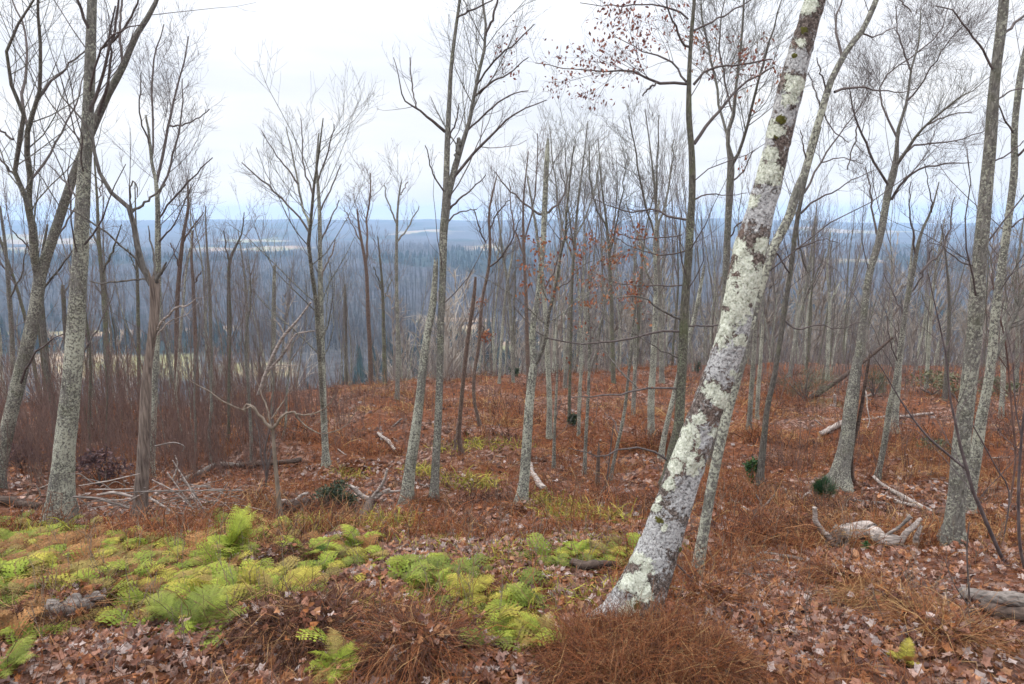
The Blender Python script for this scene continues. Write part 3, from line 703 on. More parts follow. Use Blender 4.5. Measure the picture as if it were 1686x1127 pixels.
# trees of the middle distance: base pixel, then up the stem; one line each
MID = [
 ('pale fissured pole beyond the twin-stemmed tree, its crown thin and broken', 'brown', [(611,633,10),(609,571,9),(606,521,8),(603,445,7),(592,380,5),(588,345,3)], [[(603,430,5),(605,364,4),(609,310,3),(610,285,2)],[(595,400,3),(580,370,2),(570,350,1.5)]]),
 ('short-crowned grey tree at the crest beside the leaning broken trunk', 'grey', [(654,657,10),(655,606,9),(655,535,8),(653,486,7),(653,395,6),(656,329,4),(662,295,2)], [[(653,400,4),(675,370,3),(690,340,2)],[(654,370,4),(640,335,3),(632,305,2)],[(657,325,3),(672,300,2)]]),
 ('olive-grey pole on the crest between the two fissured trees', 'olive', [(634,633,9),(632,560,8),(630,480,6),(626,430,4),(622,390,2)], [[(630,480,3),(615,440,2)],[(631,500,3),(645,460,2)]]),
 ('thin dark stem on the valley side of the twin-stemmed tree', 'dark', [(571,632,6),(570,571,5),(569,500,5),(568,470,3)], []),
 ('smooth dark pole standing in the red brush, knobbed at its top', 'dark', [(377,655,9),(377,560,8),(377,440,7),(384,415,5),(398,385,3),(402,350,2)], [[(378,440,4),(372,405,3),(368,380,2)]]),
 ('rough slim tree in red brush beside the smooth dark pole', 'grey', [(408,645,8),(407,560,7),(405,480,5),(398,420,3),(392,380,2)], [[(405,490,3),(420,450,2)]]),
 ('broken grey stump-pole in the brush with a jagged pale top', 'pale', [(449,640,11),(450,560,10),(451,490,8),(452,440,6)], []),
 ('crowded slim tree behind the brush with ragged reddish top', 'brown', [(292,650,10),(291,520,9),(297,430,8),(303,380,7),(310,340,5),(308,295,3)], [[(300,400,4),(320,370,3),(335,350,2)],[(295,440,3),(280,400,2)]]),
 ('mossy slim tree in view between the tall lichen trunk and the snag', 'olive', [(179,670,11),(175,560,10),(170,470,9),(163,400,8),(160,330,5),(155,260,3)], [[(168,450,5),(185,410,4),(200,370,2)],[(164,410,4),(150,380,3),(140,350,2)],[(160,340,3),(170,290,2)]]),
 ('dark broken stub leaning close behind the tall lichen trunk', 'dark', [(112,640,9),(108,560,8),(104,480,8),(103,470,6)], [[(105,490,4),(118,455,3),(130,430,2)]]),
 ('thin tree in the brush behind the snag, faint green bark', 'olive', [(229,660,8),(228,560,7),(226,450,6),(224,380,4),(222,300,2)], [[(226,450,3),(210,410,2)]]),
 ('reddish slim tree at the brush edge right behind the mossy sapling', 'brown', [(325,655,9),(322,560,8),(318,470,7),(315,420,5),(318,380,3)], [[(318,470,3),(335,440,2)]]),
 ('grey pole deep in the red brush, its top a tangle of twigs', 'grey', [(350,650,8),(347,560,7),(345,470,6),(340,400,4),(338,340,2)], []),
 ('pale grey trunk behind the white split trunk, moss at its foot', 'pale', [(904,722,13),(905,670,12),(903,620,11),(901,571,10),(897,500,9),(890,430,7),(880,360,5),(868,290,3)], [[(895,480,4),(915,440,3),(925,390,2)]]),
 ('very thin pole with small dead twigs, before the rust-brown bank', 'grey', [(962,785,9),(965,713,7),(969,642,6),(970,571,5),(968,500,4),(970,430,3),(975,380,2)], [[(969,600,2),(985,570,1.5)]]),
 ('thin grey stem near the very thin pole, slightly leaning', 'pale', [(953,720,7),(954,660,8),(957,600,6),(955,520,5),(950,440,4)], []),
 ('leaning crooked thin tree on the rust-brown slope left of the dark oak', 'grey', [(1005,791,7),(1013,748,7),(1027,685,7),(1034,624,6),(1040,560,5),(1050,480,4),(1060,420,2)], [[(1020,715,3),(1008,690,2),(995,680,1.5)]]),
 ('thick-footed pale tree on the rust slope just left of the oak', 'pale', [(1072,722,15),(1072,660,14),(1075,606,13),(1078,540,11),(1080,470,9),(1078,400,7),(1085,330,4)], [[(1079,480,5),(1060,430,4),(1050,380,3)],[(1080,440,4),(1100,400,3)]]),
 ('slim stem with mossy base among the rust ferns', 'olive', [(937,700,7),(938,640,6),(940,560,6),(942,480,4),(945,420,2)], []),
 ('half-height stub with a pointed top on the rust slope', 'brown', [(983,797,9),(985,760,8),(986,731,3)], []),
 ('short young stem before the white split trunk row, dark foot', 'grey', [(912,772,8),(913,713,6),(916,650,5),(918,600,3)], [[(914,690,2),(925,660,1.5)]]),
 ('pair-companion pale tree on the slope, companion of the thick-footed tree', 'grey', [(1042,683,9),(1045,624,8),(1046,560,7),(1044,480,6),(1046,400,4)], [[(1044,500,3),(1030,460,2)]]),
 ('grey trunk seen past the right edge of the leaning trunk', 'grey', [(1233,710,11),(1236,660,10),(1240,600,9),(1245,520,7),(1248,450,5)], []),
 ('short bare trunk just past the grey one beyond the leaning trunk', 'pale', [(1246,690,8),(1250,620,8),(1256,540,6)], []),
 ('upright fan-crowned tree at the crest with many ascending twigs', 'grey', [(930,640,9),(935,560,8),(940,480,8),(945,420,7),(950,350,5),(960,270,3),(968,200,2)], [[(944,430,5),(925,370,4),(915,300,3),(905,210,2),{'dens':.5}],[(947,390,4),(975,330,3),(990,250,2),{'dens':.5}],[(945,410,4),(935,330,3),(930,240,2),{'dens':.5}]]),
 ('second fan-crowned tree at the crest, its trunk bending', 'brown', [(870,640,8),(868,560,8),(866,480,7),(862,400,6),(862,330,4),(870,250,2)], [[(863,400,4),(880,330,3),(885,220,2),{'dens':.5}],[(864,420,4),(845,370,3),(838,300,2)]]),
 ('tall fan-crowned tree behind the oak with many upright shoots', 'grey', [(1090,630,10),(1088,540,9),(1085,450,8),(1082,380,7),(1078,310,5),(1070,240,3),(1062,180,2)], [[(1084,400,5),(1060,330,4),(1045,240,3),(1035,190,2),{'dens':.5}],[(1083,380,5),(1100,310,4),(1110,230,2),{'dens':.5}],[(1080,340,4),(1082,260,3),(1085,190,2),{'dens':.5}],[(1086,430,4),(1050,390,3),(1030,330,2)]]),
 ('fan-crowned slim tree at the crest next to the level boughs', 'olive', [(1010,630,9),(1008,540,8),(1005,450,7),(1000,380,5),(990,300,3),(985,230,2)], [[(1003,420,4),(1020,350,3),(1030,270,2),{'dens':.5}],[(1000,380,4),(975,320,3),(970,240,2),{'dens':.5}]]),
 ('thin tree before the blue hills between the forked trees', 'grey', [(845,630,7),(843,560,7),(838,480,6),(828,420,5),(822,370,3),(815,330,2)], [[(838,480,3),(850,440,2)],[(830,430,3),(815,400,2)]]),
 ('leaning thin tree past the crooked tree, grey and twiggy', 'pale', [(822,632,6),(826,560,6),(832,490,5),(842,430,4),(850,390,2)], []),
 ('greyish tree with wide shrubby top right of the leaning trunk', 'grey', [(1300,620,9),(1310,560,8),(1322,500,7),(1330,450,6),(1338,400,4),(1345,340,2)], [[(1322,500,4),(1345,450,3),(1360,410,2)],[(1330,450,4),(1315,400,3),(1310,350,2)]]),
 ('slim tree between the dark thin tree and sturdy grey tree', 'pale', [(1362,625,8),(1364,560,7),(1366,500,6),(1362,440,4),(1368,380,2)], [[(1365,500,3),(1385,460,2)]]),
 ('thin pale tree in the haze-grey wood past the sturdy tree', 'pale', [(1525,640,8),(1530,560,7),(1536,480,6),(1545,420,4),(1556,360,2)], [[(1532,520,3),(1515,480,2)]]),
 ('dark slim tree between the split slender tree and thick trunk', 'dark', [(1556,660,9),(1560,580,8),(1563,500,6),(1558,430,4),(1550,370,2)], [[(1562,520,4),(1580,470,3),(1590,430,2)]]),
 ('tree at the picture edge past the two big grey trunks', 'grey', [(1672,650,9),(1676,560,8),(1672,470,6),(1680,400,4),(1690,330,2)], [[(1673,480,3),(1660,440,2)]]),
 ('grey crooked pole behind the bough of the two big trunks', 'pale', [(1648,690,10),(1652,620,9),(1650,560,8),(1656,500,5)], []),
 ('bare slim tree at the left picture edge in the brush', 'grey', [(22,660,10),(20,560,9),(14,470,8),(8,400,6),(0,340,4)], [[(16,490,4),(35,450,3),(45,400,2)]]),
]
for i, (lab, bk, tr, lb) in enumerate(MID):
    brk = len(lb) == 0
    tree(lab, tr, lb, bk, twig='twig_far', dens=.48, levels=3 if not brk else 2, trunk_twigs=.32 if not brk else .04, k=20, sides=9, seed=500 + i, up=.22, broken=brk, flare=.35,
         name='bare_tree' if not (brk and tr[-1][1] > 420) else 'dead_snag', cat='tree' if not (brk and tr[-1][1] > 420) else 'dead tree')

# ------------------------------------------------------------------ the big leaning trunk in front
def leaning_bark():
    m, nt, b, out = newmat('crusted_leaning_bark')
    tc = nd(nt, 'ShaderNodeTexCoord'); o = tc.outputs['Object']
    at_ = {}
    for k in ('lichen', 'moss', 'crust'):
        a = nd(nt, 'ShaderNodeAttribute'); a.attribute_name = k; at_[k] = a.outputs['Fac']
    n_f = noise(nt, o, 95, 6, 0.68, 0.5); n_m = noise(nt, o, 34, 6, 0.7, 0.5); n_b = noise(nt, o, 7, 4, 0.6); n_x = noise(nt, o, 210, 4, 0.6)
    col = ramp(nt, n_f, [(0.36, (0.022, 0.017, 0.015)), (0.5, (0.11, 0.085, 0.072)), (0.64, (0.30, 0.25, 0.22))])
    col = mix(nt, mapr(nt, n_b, 0.5, 0.68, 0, .55), col, (0.22, 0.135, 0.10))
    # thin whitish-grey crust in small flakes
    cr = math_(nt, 'ADD', n_m, math_(nt, 'MULTIPLY', math_(nt, 'SUBTRACT', n_x, 0.5), 0.35))
    cr = math_(nt, 'ADD', cr, math_(nt, 'MULTIPLY', at_['crust'], 0.30))
    crm = mapr(nt, cr, 0.565, 0.60)
    crust = ramp(nt, n_f, [(0.36, (0.10, 0.095, 0.09)), (0.48, (0.36, 0.355, 0.35)), (0.62, (0.56, 0.555, 0.54))])
    col = mix(nt, crm, col, crust)
    # broad pale green rosettes
    lv = math_(nt, 'ADD', at_['lichen'], math_(nt, 'MULTIPLY', math_(nt, 'SUBTRACT', n_m, 0.5), 1.25))
    lv = math_(nt, 'ADD', lv, math_(nt, 'MULTIPLY', math_(nt, 'SUBTRACT', noise(nt, o, 14, 4, 0.6, 0.6), 0.5), 1.1))
    lv = math_(nt, 'ADD', lv, math_(nt, 'MULTIPLY', math_(nt, 'SUBTRACT', n_x, 0.5), 0.35))
    lm = mapr(nt, lv, 0.54, 0.57)
    lc = ramp(nt, n_f, [(0.36, (0.24, 0.25, 0.18)), (0.46, (0.52, 0.54, 0.43)), (0.62, (0.73, 0.745, 0.64))])
    col = mix(nt, lm, col, lc)
    mm = mapr(nt, math_(nt, 'ADD', at_['moss'], math_(nt, 'MULTIPLY', math_(nt, 'SUBTRACT', n_m, 0.5), 2.2)), 0.50, 0.62)
    col = mix(nt, mm, col, mix(nt, n_x, (0.03, 0.03, 0.006), (0.14, 0.13, 0.025)))
    nt.links.new(col, b.inputs['Base Color']); b.inputs['Roughness'].default_value = 0.92
    h = math_(nt, 'ADD', math_(nt, 'MULTIPLY', n_f, 0.8), math_(nt, 'ADD', math_(nt, 'MULTIPLY', lm, 0.35), math_(nt, 'MULTIPLY', crm, 0.25)))
    bump(nt, b, h, 1.0, 0.016)
    return m

LEAN_PX = [(1031,1035,88),(1062,960,77),(1085,900,71),(1119,800,62),(1155,700,55),(1204,560,52),(1230,432,53),(1271,278,43),(1300,149,43),(1343,0,34),(1402,-190,30),(1460,-400,24),(1510,-600,16)]
BIG = [(1254,402,15),(1219,412,17),(1225,440,22),(1236,462,30),(1214,497,34),(1194,527,22),(1265,283,24),(1258,290,16),(1276,214,17),(1308,139,17),(1318,70,13),(1333,10,15),(1169,642,15),(1189,660,13),(1176,713,9),
       (1137,713,20),(1124,740,22),(1141,763,18),(1112,768,14),(1206,614,7),(1080,837,9),(1085,822,7),(1065,937,16),(1043,962,20),(1056,950,16),(1062,977,15),(1040,998,15),(1094,868,7),(1345,-60,18),(1390,-140,20),(1220,560,10),(1195,545,9),(1200,470,16),(1245,500,14),(1185,560,14),(1270,255,14),(1300,165,12),(1150,690,12),(1100,800,12),(1130,720,14),(1050,920,12),(1030,1010,12),(1240,330,12),(1215,620,9)]
CRUSTY = [(1074,878,24),(1068,903,20),(1018,995,18),(1077,925,16),(1130,820,20),(1150,790,22),(1215,585,22),(1190,600,22),(1250,345,24),(1270,330,20),(1290,180,18),(1255,240,16),(1228,530,18),(1315,100,15),(1160,720,16),(1100,880,20)]
MOSSY = [(1085,858,7),(1286,199,7),(1279,228,4),(1324,50,6),(1308,92,4),(1048,1000,7),(1120,905,5)]
Y_LEAN = float(hit(1031, 1035)[1])
def leaning_tree():
    k, S = 620, 96
    T = lift(LEAN_PX, Y_LEAN, 0.03, ws=0.93)
    low = np.array([T[0][0] - 0.10, T[0][1], T[0][2] - 0.22, T[0][3] * 1.12])
    pts = resample(np.vstack([low, T]), k)
    zg = gz(T[0][0], T[0][1]); org = np.array((T[0][0], T[0][1], zg))
    h = np.maximum(pts[:, 2] - zg, 0)
    rad = pts[:, 3] * (1 + 0.30 * np.exp(-h / 0.10))
    V, q = tubes(pts[None, :, :3], rad[None], S)
    Vr = V.reshape(k, S, 3); c = pts[:, None, :3]
    s = np.cumsum(np.linalg.norm(np.diff(pts[:, :3], axis=0, prepend=pts[:1, :3]), axis=1))[:, None]; a = (np.arange(S) / S * 2 * np.pi)[None]
    n1 = fbm(s * 3.0 + np.cos(a) * .8, np.sin(a) * .8 + s * 1.1 + 9, 3, 3); n2 = fbm(s * 13 + np.cos(a) * 2.2, np.sin(a) * 2.2 + 4, 3, 8)
    px, py, f = project(Vr)
    n3 = fbm(s * 30 + np.cos(a) * 4, np.sin(a) * 4 - s * 8, 3, 13)
    def mask(L):
        mk = np.full(px.shape, -1.0)
        for x, y, r in L: mk = np.maximum(mk, 1 - np.hypot(px - x, py - y) / (r * 2.1))
        return np.clip(mk, 0, 1)
    li, cr, mo = mask(BIG), mask(CRUSTY), mask(MOSSY)
    disp = rad[:, None] * (.30 * np.exp(-h / .10)[:, None] * np.cos(4 * a + 1.1) + .16 * np.exp(-h / .3)[:, None] * np.cos(3 * a + .4) + 0.10 * n1 + 0.06 * n2 + 0.03 * n3) + 0.003 * smooth(0.3, 0.6, li + 0.7 * n3) + 0.004 * smooth(0.35, 0.6, mo)
    Vr = Vr + (Vr - c) / np.maximum(rad[:, None, None], 1e-4) * disp[..., None]
    root = empty('lichen_tree', org, 'big leaning trunk in front, crusted with pale green lichen patches and moss spots', 'tree')
    g = Geo(); g.add(Vr.reshape(-1, 3), q)
    g.build('trunk', leaning_bark(), root, org, attrs={'lichen': li.ravel(), 'crust': cr.ravel(), 'moss': mo.ravel()})
    rg = np.random.default_rng(5)
    top = pts[int(k * .72):]; P = resample(top, 14)[None]
    g = Geo()
    for (pp, rr), sd in twig_levels(P[..., :3], P[..., 3], rg, Y_LEAN, .35, 2, .0012, (.4, 1.6)): tube_into(g, pp, rr, sd)
    g.build('crown', M['twig'], root, org)
leaning_tree()
tree('lichen-speckled grey trunk crossing behind the big leaning trunk, bending skyward',
     [(1147,947,22),(1162,855,21),(1176,777,20),(1195,690,19),(1222,590,19),(1250,480,19),(1268,420,19),(1281,392,18),(1299,358,18),(1311,318,18),(1326,283,16),(1338,233,14),(1353,184,14),(1366,139,13),(1383,104,12),(1400,75,12),(1417,56,11),(1443,0,11),(1470,-80,9),(1500,-180,6),(1520,-260,3)],
     [[(1374,152,6),(1395,146,5),(1417,144,4),(1448,149,3),(1490,152,2),(1510,146,1.5)],[(1387,98,6),(1379,60,5),(1377,30,4),(1387,-5,3),(1390,-60,2)],[(1362,150,4),(1350,115,3),(1345,95,2)],[(1330,270,4),(1322,240,3),(1318,215,2)],[(1417,56,4),(1440,60,3),(1475,45,2)],[(1352,190,4),(1345,160,3),(1330,120,2)],[(1355,180,3),(1372,215,2.5),(1398,235,2)]],
     'pale', dens=1.1, trunk_twigs=.12, k=60, sides=20, lean=0.02, limb_mat='twig')

# ------------------------------------------------------------------ trees of the wood beyond, from a few grown prototypes
def proto_tree(i, H, forks, bark_, spread):
    rg = np.random.default_rng(900 + i)
    r0 = 0.0062 * H
    z = np.linspace(0, 1, 9)
    pts = np.stack([np.cumsum(rg.normal(size=9) * 0.065 * H / 8), np.cumsum(rg.normal(size=9) * 0.065 * H / 8), z * H * 0.92, r0 * (1 - z) ** 0.8 + 0.006], 1)
    pts[0, :2] = 0; pts = resample(pts, 16)
    pts[:2, 2] -= np.array([0.25, 0.0]); pts[0, 3] *= 1.4
    root = empty('bare_tree', (0, 0, -500), 'x', 'tree')
    g = Geo(); tube_into(g, pts[None, :, :3], pts[None, :, 3], 7); g.build('trunk', M[bark_], root)
    c1 = grow(pts[None, :, :3], pts[None, :, 3], rg, 1, t0=.40, t1=.9, ratio=.42, lmin=.8, lmax=H * .42, ang=(18, 38 + spread), k=8, up=.35, wig=.10, rmin=.007, rfac=.55, fixed=forks)
    c2 = grow(*c1, rg, .26, t0=.28, ratio=.46, lmin=.35, lmax=1.7, ang=(20, 45), k=6, up=.30, wig=.10, rmin=.0045, rfac=.55)
    c3 = grow(*c2, rg, .17, t0=.3, ratio=.5, lmin=.2, lmax=.8, ang=(20, 48), k=4, up=.22, wig=.12, rmin=.0034, rfac=.7)
    cs = grow(pts[None, :, :3], pts[None, :, 3] * .5, rg, .8, t0=.18, t1=1, ratio=.1, lmin=.25, lmax=1.0, ang=(50, 85), k=5, up=.1, wig=.15, rmin=.005, rfac=.4)
    cs2 = grow(*cs, rg, .25, t0=.2, ratio=.5, lmin=.12, lmax=.5, k=4, rmin=.004)
    g = Geo()
    for (p, r), sd in ((c1, 5), (c2, 4), (c3, 3), (cs, 3), (cs2, 3)): tube_into(g, p, r, sd)
    g.build('crown', M['twig_far'], root)
    return root
PROTO = [proto_tree(i, 9.0, f, b, s) for i, (f, b, s) in enumerate([(7, 'grey', 6), (9, 'pale', 0), (6, 'olive', 14), (8, 'pale', 2), (10, 'grey', 0), (7, 'pale', 10)])]
used = set()
def fill(x0, x1, n, y0, y1, h0, h1, label, group, seed):
    rg = np.random.default_rng(seed); made = []
    for j in range(n):
        for _ in range(20):
            px = rg.uniform(x0, x1); Y = y0 + (y1 - y0) * rg.random() ** 1.15
            x = (px - CX) / FPX * Y * 1.01
            if all(math.hypot(x - a, Y - b) > 0.9 for a, b in made): break
        made.append((x, Y))
        p = int(rg.integers(len(PROTO)))
        o = PROTO[p] if p not in used else copy_tree(PROTO[p])
        used.add(p)
        h = rg.uniform(h0, h1)
        o.location = (x, Y, gz(x, Y) - 0.05)
        o.rotation_euler = (rg.normal() * .075, rg.normal() * .075, rg.uniform(0, 6.28))
        w = rg.uniform(.75, 1.15)
        o.scale = (h / 9 * w, h / 9 * w, h / 9)
        o['label'] = label; o['group'] = group
FILL = [
 (110, 300, 14, 9.5, 16, 2.0, 4.0, 'young thin sapling standing in the red brush between lichen trunk and snag'),
 (300, 460, 14, 9.5, 17, 2.0, 4.0, 'young thin sapling standing in the red brush around the curly tan sapling'),
 (-120, 90, 11, 17, 42, 7, 10, 'slim bare tree in the wood behind the low-forked dark tree'),
 (90, 240, 8, 17, 44, 6, 9, 'slim bare tree in the wood behind the tall lichen trunk'),
 (240, 350, 10, 17, 46, 5, 8, 'slim bare tree rising out of the red brush behind the brown snag'),
 (350, 450, 9, 19, 48, 3.8, 6.0, 'small bare tree beyond the curly tan sapling'),
 (450, 560, 10, 21, 48, 3.6, 5.6, 'small bare tree down the slope around the fan-crowned twin stems'),
 (560, 690, 22, 23, 50, 3.8, 6.0, 'small bare tree past the crest before the blue hillside'),
 (690, 800, 15, 24, 52, 4.2, 6.6, 'bare tree past the crest behind the tall forked tree'),
 (800, 920, 24, 26, 52, 7, 9.5, 'bare tree past the crest behind the split white trunk'),
 (920, 1040, 26, 27, 54, 8, 10.5, 'upright twiggy tree at the back under the oak boughs'),
 (1040, 1180, 26, 28, 54, 8, 10.5, 'upright twiggy tree at the back around the dark oak trunk'),
 (1180, 1340, 26, 28, 54, 7, 10, 'thin grey tree at the back just past the leaning trunk'),
 (1340, 1460, 22, 28, 54, 6, 9, 'thin grey tree in the misty wood around the sturdy flared tree'),
 (1460, 1600, 24, 28, 54, 6, 9, 'thin grey tree in the misty wood before the thick rough trunk'),
 (1600, 1780, 18, 26, 54, 6.5, 9.5, 'thin grey tree in the wood behind the two big rough trunks'),
]
for i, f in enumerate(FILL):
    fill(*f, 'trees ' + f[7][f[7].find('tree') + 5:], 70 + i)
for pr_i, pr in enumerate(PROTO):
    if pr_i not in used: bpy.data.objects.remove(pr)

# ------------------------------------------------------------------ woods down the slope and across the valley
def spikes(P, D, Rb):
    """3-sided needles from P along D with base radius Rb."""
    n = len(P); dn = norm(D)
    u = norm(np.cross(dn, np.where(np.abs(dn[:, 2:]) > .9, np.array((1., 0, 0)), np.array((0, 0, 1.))))); w = np.cross(dn, u)
    V = np.empty((n, 4, 3)); 
    for j in range(3):
        a = j * 2.0944; V[:, j] = P + Rb[:, None] * (u * math.cos(a) + w * math.sin(a))
    V[:, 3] = P + D
    t = np.array([[0, 1, 3], [1, 2, 3], [2, 0, 3]])[None] + 4 * np.arange(n)[:, None, None]
    return V.reshape(-1, 3), t.reshape(-1, 3)
def wood(name, n, y0, y1, hh, nb, seed, mat, sub=0, power=1.0):
    rg = np.random.default_rng(seed)
    y = y0 + (y1 - y0) * rg.random(n) ** power; x = rg.uniform(-.92, .92, n) * y
    keep = (rg.random(n) < 1 - field_mask(x, y)) & (rg.random(n) < 1 - .8 * conifer_mask(x, y))
    keep &= ~((y < 140) & (x / y < -.2) & (rg.random(n) < .85))
    x, y = x[keep], y[keep]; n = len(x); z = ground(x, y)
    h = rg.uniform(*hh, n); base = np.stack([x, y, z - .3], 1)
    g = Geo()
    up = np.stack([rg.normal(size=n) * .05 * h, rg.normal(size=n) * .05 * h, h], 1)
    V, t = spikes(base, up, .011 * h + .00012 * y); g.add(V, t=t)
    idx = np.repeat(np.arange(n), nb); m = len(idx)
    f = rg.uniform(.28, .9, m)
    P = base[idx] + up[idx] * f[:, None]
    d = rg.normal(size=(m, 3)); d[:, 2] = 0; d = norm(d) * rg.uniform(.45, 1.0, (m, 1)); d[:, 2] = rg.uniform(.7, 1.6, m)
    L = (h[idx] * .34 * (1.15 - f))[:, None]
    D = norm(d) * L * rg.uniform(.6, 1.2, (m, 1))
    V, t = spikes(P, D, .0045 * h[idx] + .00010 * y[idx]); g.add(V, t=t)
    if sub:
        i2 = np.repeat(np.arange(m), sub); m2 = len(i2); f2 = rg.uniform(.3, .95, m2)
        P2 = P[i2] + D[i2] * f2[:, None]
        D2 = norm(norm(D[i2]) + rg.normal(size=(m2, 3)) * .5 + np.array((0, 0, .2))) * np.linalg.norm(D[i2], axis=1)[:, None] * .5
        V, t = spikes(P2, D2, .002 * h[idx][i2] + .00006 * y[idx][i2]); g.add(V, t=t)
    return tag(g.build(name, mat, smooth_sh=False), kind='stuff')
def wood_mat(name, a, b_, sc):
    m, nt, b, out = newmat(name)
    geo = nd(nt, 'ShaderNodeNewGeometry'); mp = nd(nt, 'ShaderNodeMapping'); mp.inputs['Scale'].default_value = (1, 1, 0); nt.links.new(geo.outputs['Position'], mp.inputs[0])
    nt.links.new(ramp(nt, noise(nt, mp.outputs[0], sc, 3, .6), [(.32, a), (.68, b_)]), b.inputs['Base Color']); b.inputs['Roughness'].default_value = 1
    return m
wood('slope_wood', 1300, 44, 135, (7, 12), 18, 61, wood_mat('slope_wood_bark', (0.22, 0.19, 0.165), (0.40, 0.36, 0.31), .3), sub=7, power=1.3)
wood('valley_wood', 5200, 110, 420, (9, 15), 12, 62, wood_mat('valley_wood_bark', (0.08, 0.073, 0.068), (0.18, 0.168, 0.155), .05), sub=3, power=1.25)
wood('hillside_wood', 24000, 330, 1350, (10, 17), 9, 63, wood_mat('hillside_wood_bark', (0.048, 0.047, 0.048), (0.11, 0.105, 0.10), .012), power=1.2)
def conifers(n, y0, y1, seed):
    rg = np.random.default_rng(seed); y = y0 + (y1 - y0) * rg.random(n); x = rg.uniform(-.9, .9, n) * y
    k = rg.random(n) < conifer_mask(x, y); x, y = x[k], y[k]; n = len(x); z = ground(x, y); h = rg.uniform(6, 15, n)
    g = Geo(); S = 7
    a = np.arange(S) / S * 6.283
    for f0, f1, w in ((.08, .55, .20), (.32, .78, .15), (.58, 1.0, .09)):
        r = (h * w)[:, None] * rg.uniform(.65, 1.2, (n, S))
        ring = np.stack([x[:, None] + r * np.cos(a), y[:, None] + r * np.sin(a), (z + h * f0)[:, None] + rg.uniform(-.04, .04, (n, S)) * h[:, None]], -1)
        V = np.concatenate([ring, np.stack([x, y, z + h * f1], 1)[:, None]], 1)
        t = np.array([[i, (i + 1) % S, S] for i in range(S)])[None] + (S + 1) * np.arange(n)[:, None, None]
        g.add(V.reshape(-1, 3), t=t.reshape(-1, 3))
    return tag(g.build('conifer_wood', wood_mat('conifer_green', (0.010, 0.018, 0.016), (0.03, 0.05, 0.038), .05), smooth_sh=False), kind='stuff')
conifers(9000, 150, 1300, 64)

# ------------------------------------------------------------------ ground cover
def blob_mask(x, y, blobs, soft=0.5):
    """Patches of ground given as ellipses (centre px, py, half width px, half height px)."""
    P = np.stack([x, y, ground(x, y)], -1); px, py, f = project(P)
    m = np.zeros_like(x)
    wob = .35 * fbm(x * 2.3, y * 2.3, 3, 91)
    for a, b, w, h in blobs:
        m = np.maximum(m, 1 - smooth(1 - soft, 1 + soft, np.hypot((px - a) / w, (py - b) / h) + wob))
    return m
GREEN = [(60,900,110,28),(20,960,70,45),(150,915,60,22),(250,900,70,18),(120,985,90,18),(300,960,110,40),(250,1000,110,30),(390,900,50,40),(510,905,70,40),(450,975,85,28),(600,910,40,35),(330,1030,60,15),
         (720,955,70,26),(790,985,70,24),(850,1005,60,22),(830,1050,50,26),(960,918,70,18),(1000,915,50,16),(560,1095,40,28),(40,1040,60,25),(900,1050,50,25),(700,1000,40,14)]
GREEN = [(a + 0, b + 4, w * .95, h * 1.0) for a, b, w, h in GREEN]
MOSS = [(700,900,70,14),(820,930,70,14),(880,960,60,16),(760,1010,60,18),(940,990,50,16),(1000,975,30,12),(600,1000,60,14),(900,833,38,9),(950,855,50,11),(1010,862,30,9),(740,742,30,7),(800,735,60,8),(770,800,40,10),(690,780,30,8),(1120,905,30,14),(640,870,50,10),(580,785,30,8),(1085,975,20,12),(850,910,60,12),(960,900,70,14)]
LITTER = [(1330,985,170,50),(1500,1020,150,60),(1250,1050,140,60),(950,1090,110,45),(880,880,90,20),(800,870,90,25),(1000,880,60,16),(820,1090,120,30),(640,940,90,20),(340,885,110,14),(590,780,90,22),(300,1075,160,30),(180,1050,160,22),(1480,815,110,18),(700,720,120,16),(1000,760,90,14),(700,905,60,18)]
DARKP = [(100,1005,90,26),(520,1035,120,24),(330,1105,220,26),(80,1090,120,30),(470,925,60,20),(760,860,40,10),(1290,880,90,18)]

def sample_ground(n, y0, y1, rg, p=1.6, u=.88):
    y = y0 + (y1 - y0) * rg.random(n) ** p
    x = rg.uniform(-u, u, n) * (y + .9)
    return x, y

def strands(g, x, y, rg, ln, width, palette, el=(25, 85), droop=1.6, zc=None, coher=True, lift_=0.0, az0=None):
    n = len(x); z = ground(x, y) if zc is None else zc
    az = rg.uniform(0, 6.283, n)
    if coher: az = az * .7 + 7 * fbm(x * 1.1, y * 1.1, 2, 33) + 1.5
    if az0 is not None: az = az0 + rg.normal(size=n) * .8
    e = np.radians(rg.uniform(*el, n)); L = ln * rg.uniform(.35, 1.5, n)
    d = np.stack([np.cos(az) * np.cos(e), np.sin(az) * np.cos(e), np.sin(e)], 1)
    k = 4; P = np.empty((n, k, 3)); P[:, 0] = np.stack([x, y, z - .01 + lift_], 1)
    for s in range(1, k):
        P[:, s] = P[:, s - 1] + d * (L / (k - 1))[:, None]
        d = norm(d + np.array((0, 0, -.45 * droop)) * rg.uniform(.4, 1.2, (n, 1)) + rg.normal(size=(n, 3)) * .40)
    gr = ground(P[:, 1:, 0].ravel(), P[:, 1:, 1].ravel()).reshape(n, k - 1) + .012
    P[:, 1:, 2] = np.maximum(P[:, 1:, 2], gr)
    sd = norm(np.cross(P[:, -1] - P[:, 0] + 1e-4, np.array((0, 0, 1.0)) + rg.normal(size=(n, 3)) * .5))
    wv = (width * rg.uniform(.6, 1.4, n))[:, None, None] * np.array((1, .9, .7, .25))[None, :, None] * .5
    V = np.stack([P - sd[:, None] * wv, P + sd[:, None] * wv], 2)             # n,k,2,3
    i = np.arange(k - 1) * 2
    q = np.stack([i, i + 1, i + 3, i + 2], -1)[None] + 2 * k * np.arange(n)[:, None, None]
    pal = np.array(palette); c = pal[rg.integers(0, len(pal), n)] * rg.uniform(.65, 1.3, (n, 1))
    g.add(V.reshape(-1, 3), q.reshape(-1, 4), c=np.repeat(c, 2 * k, 0))

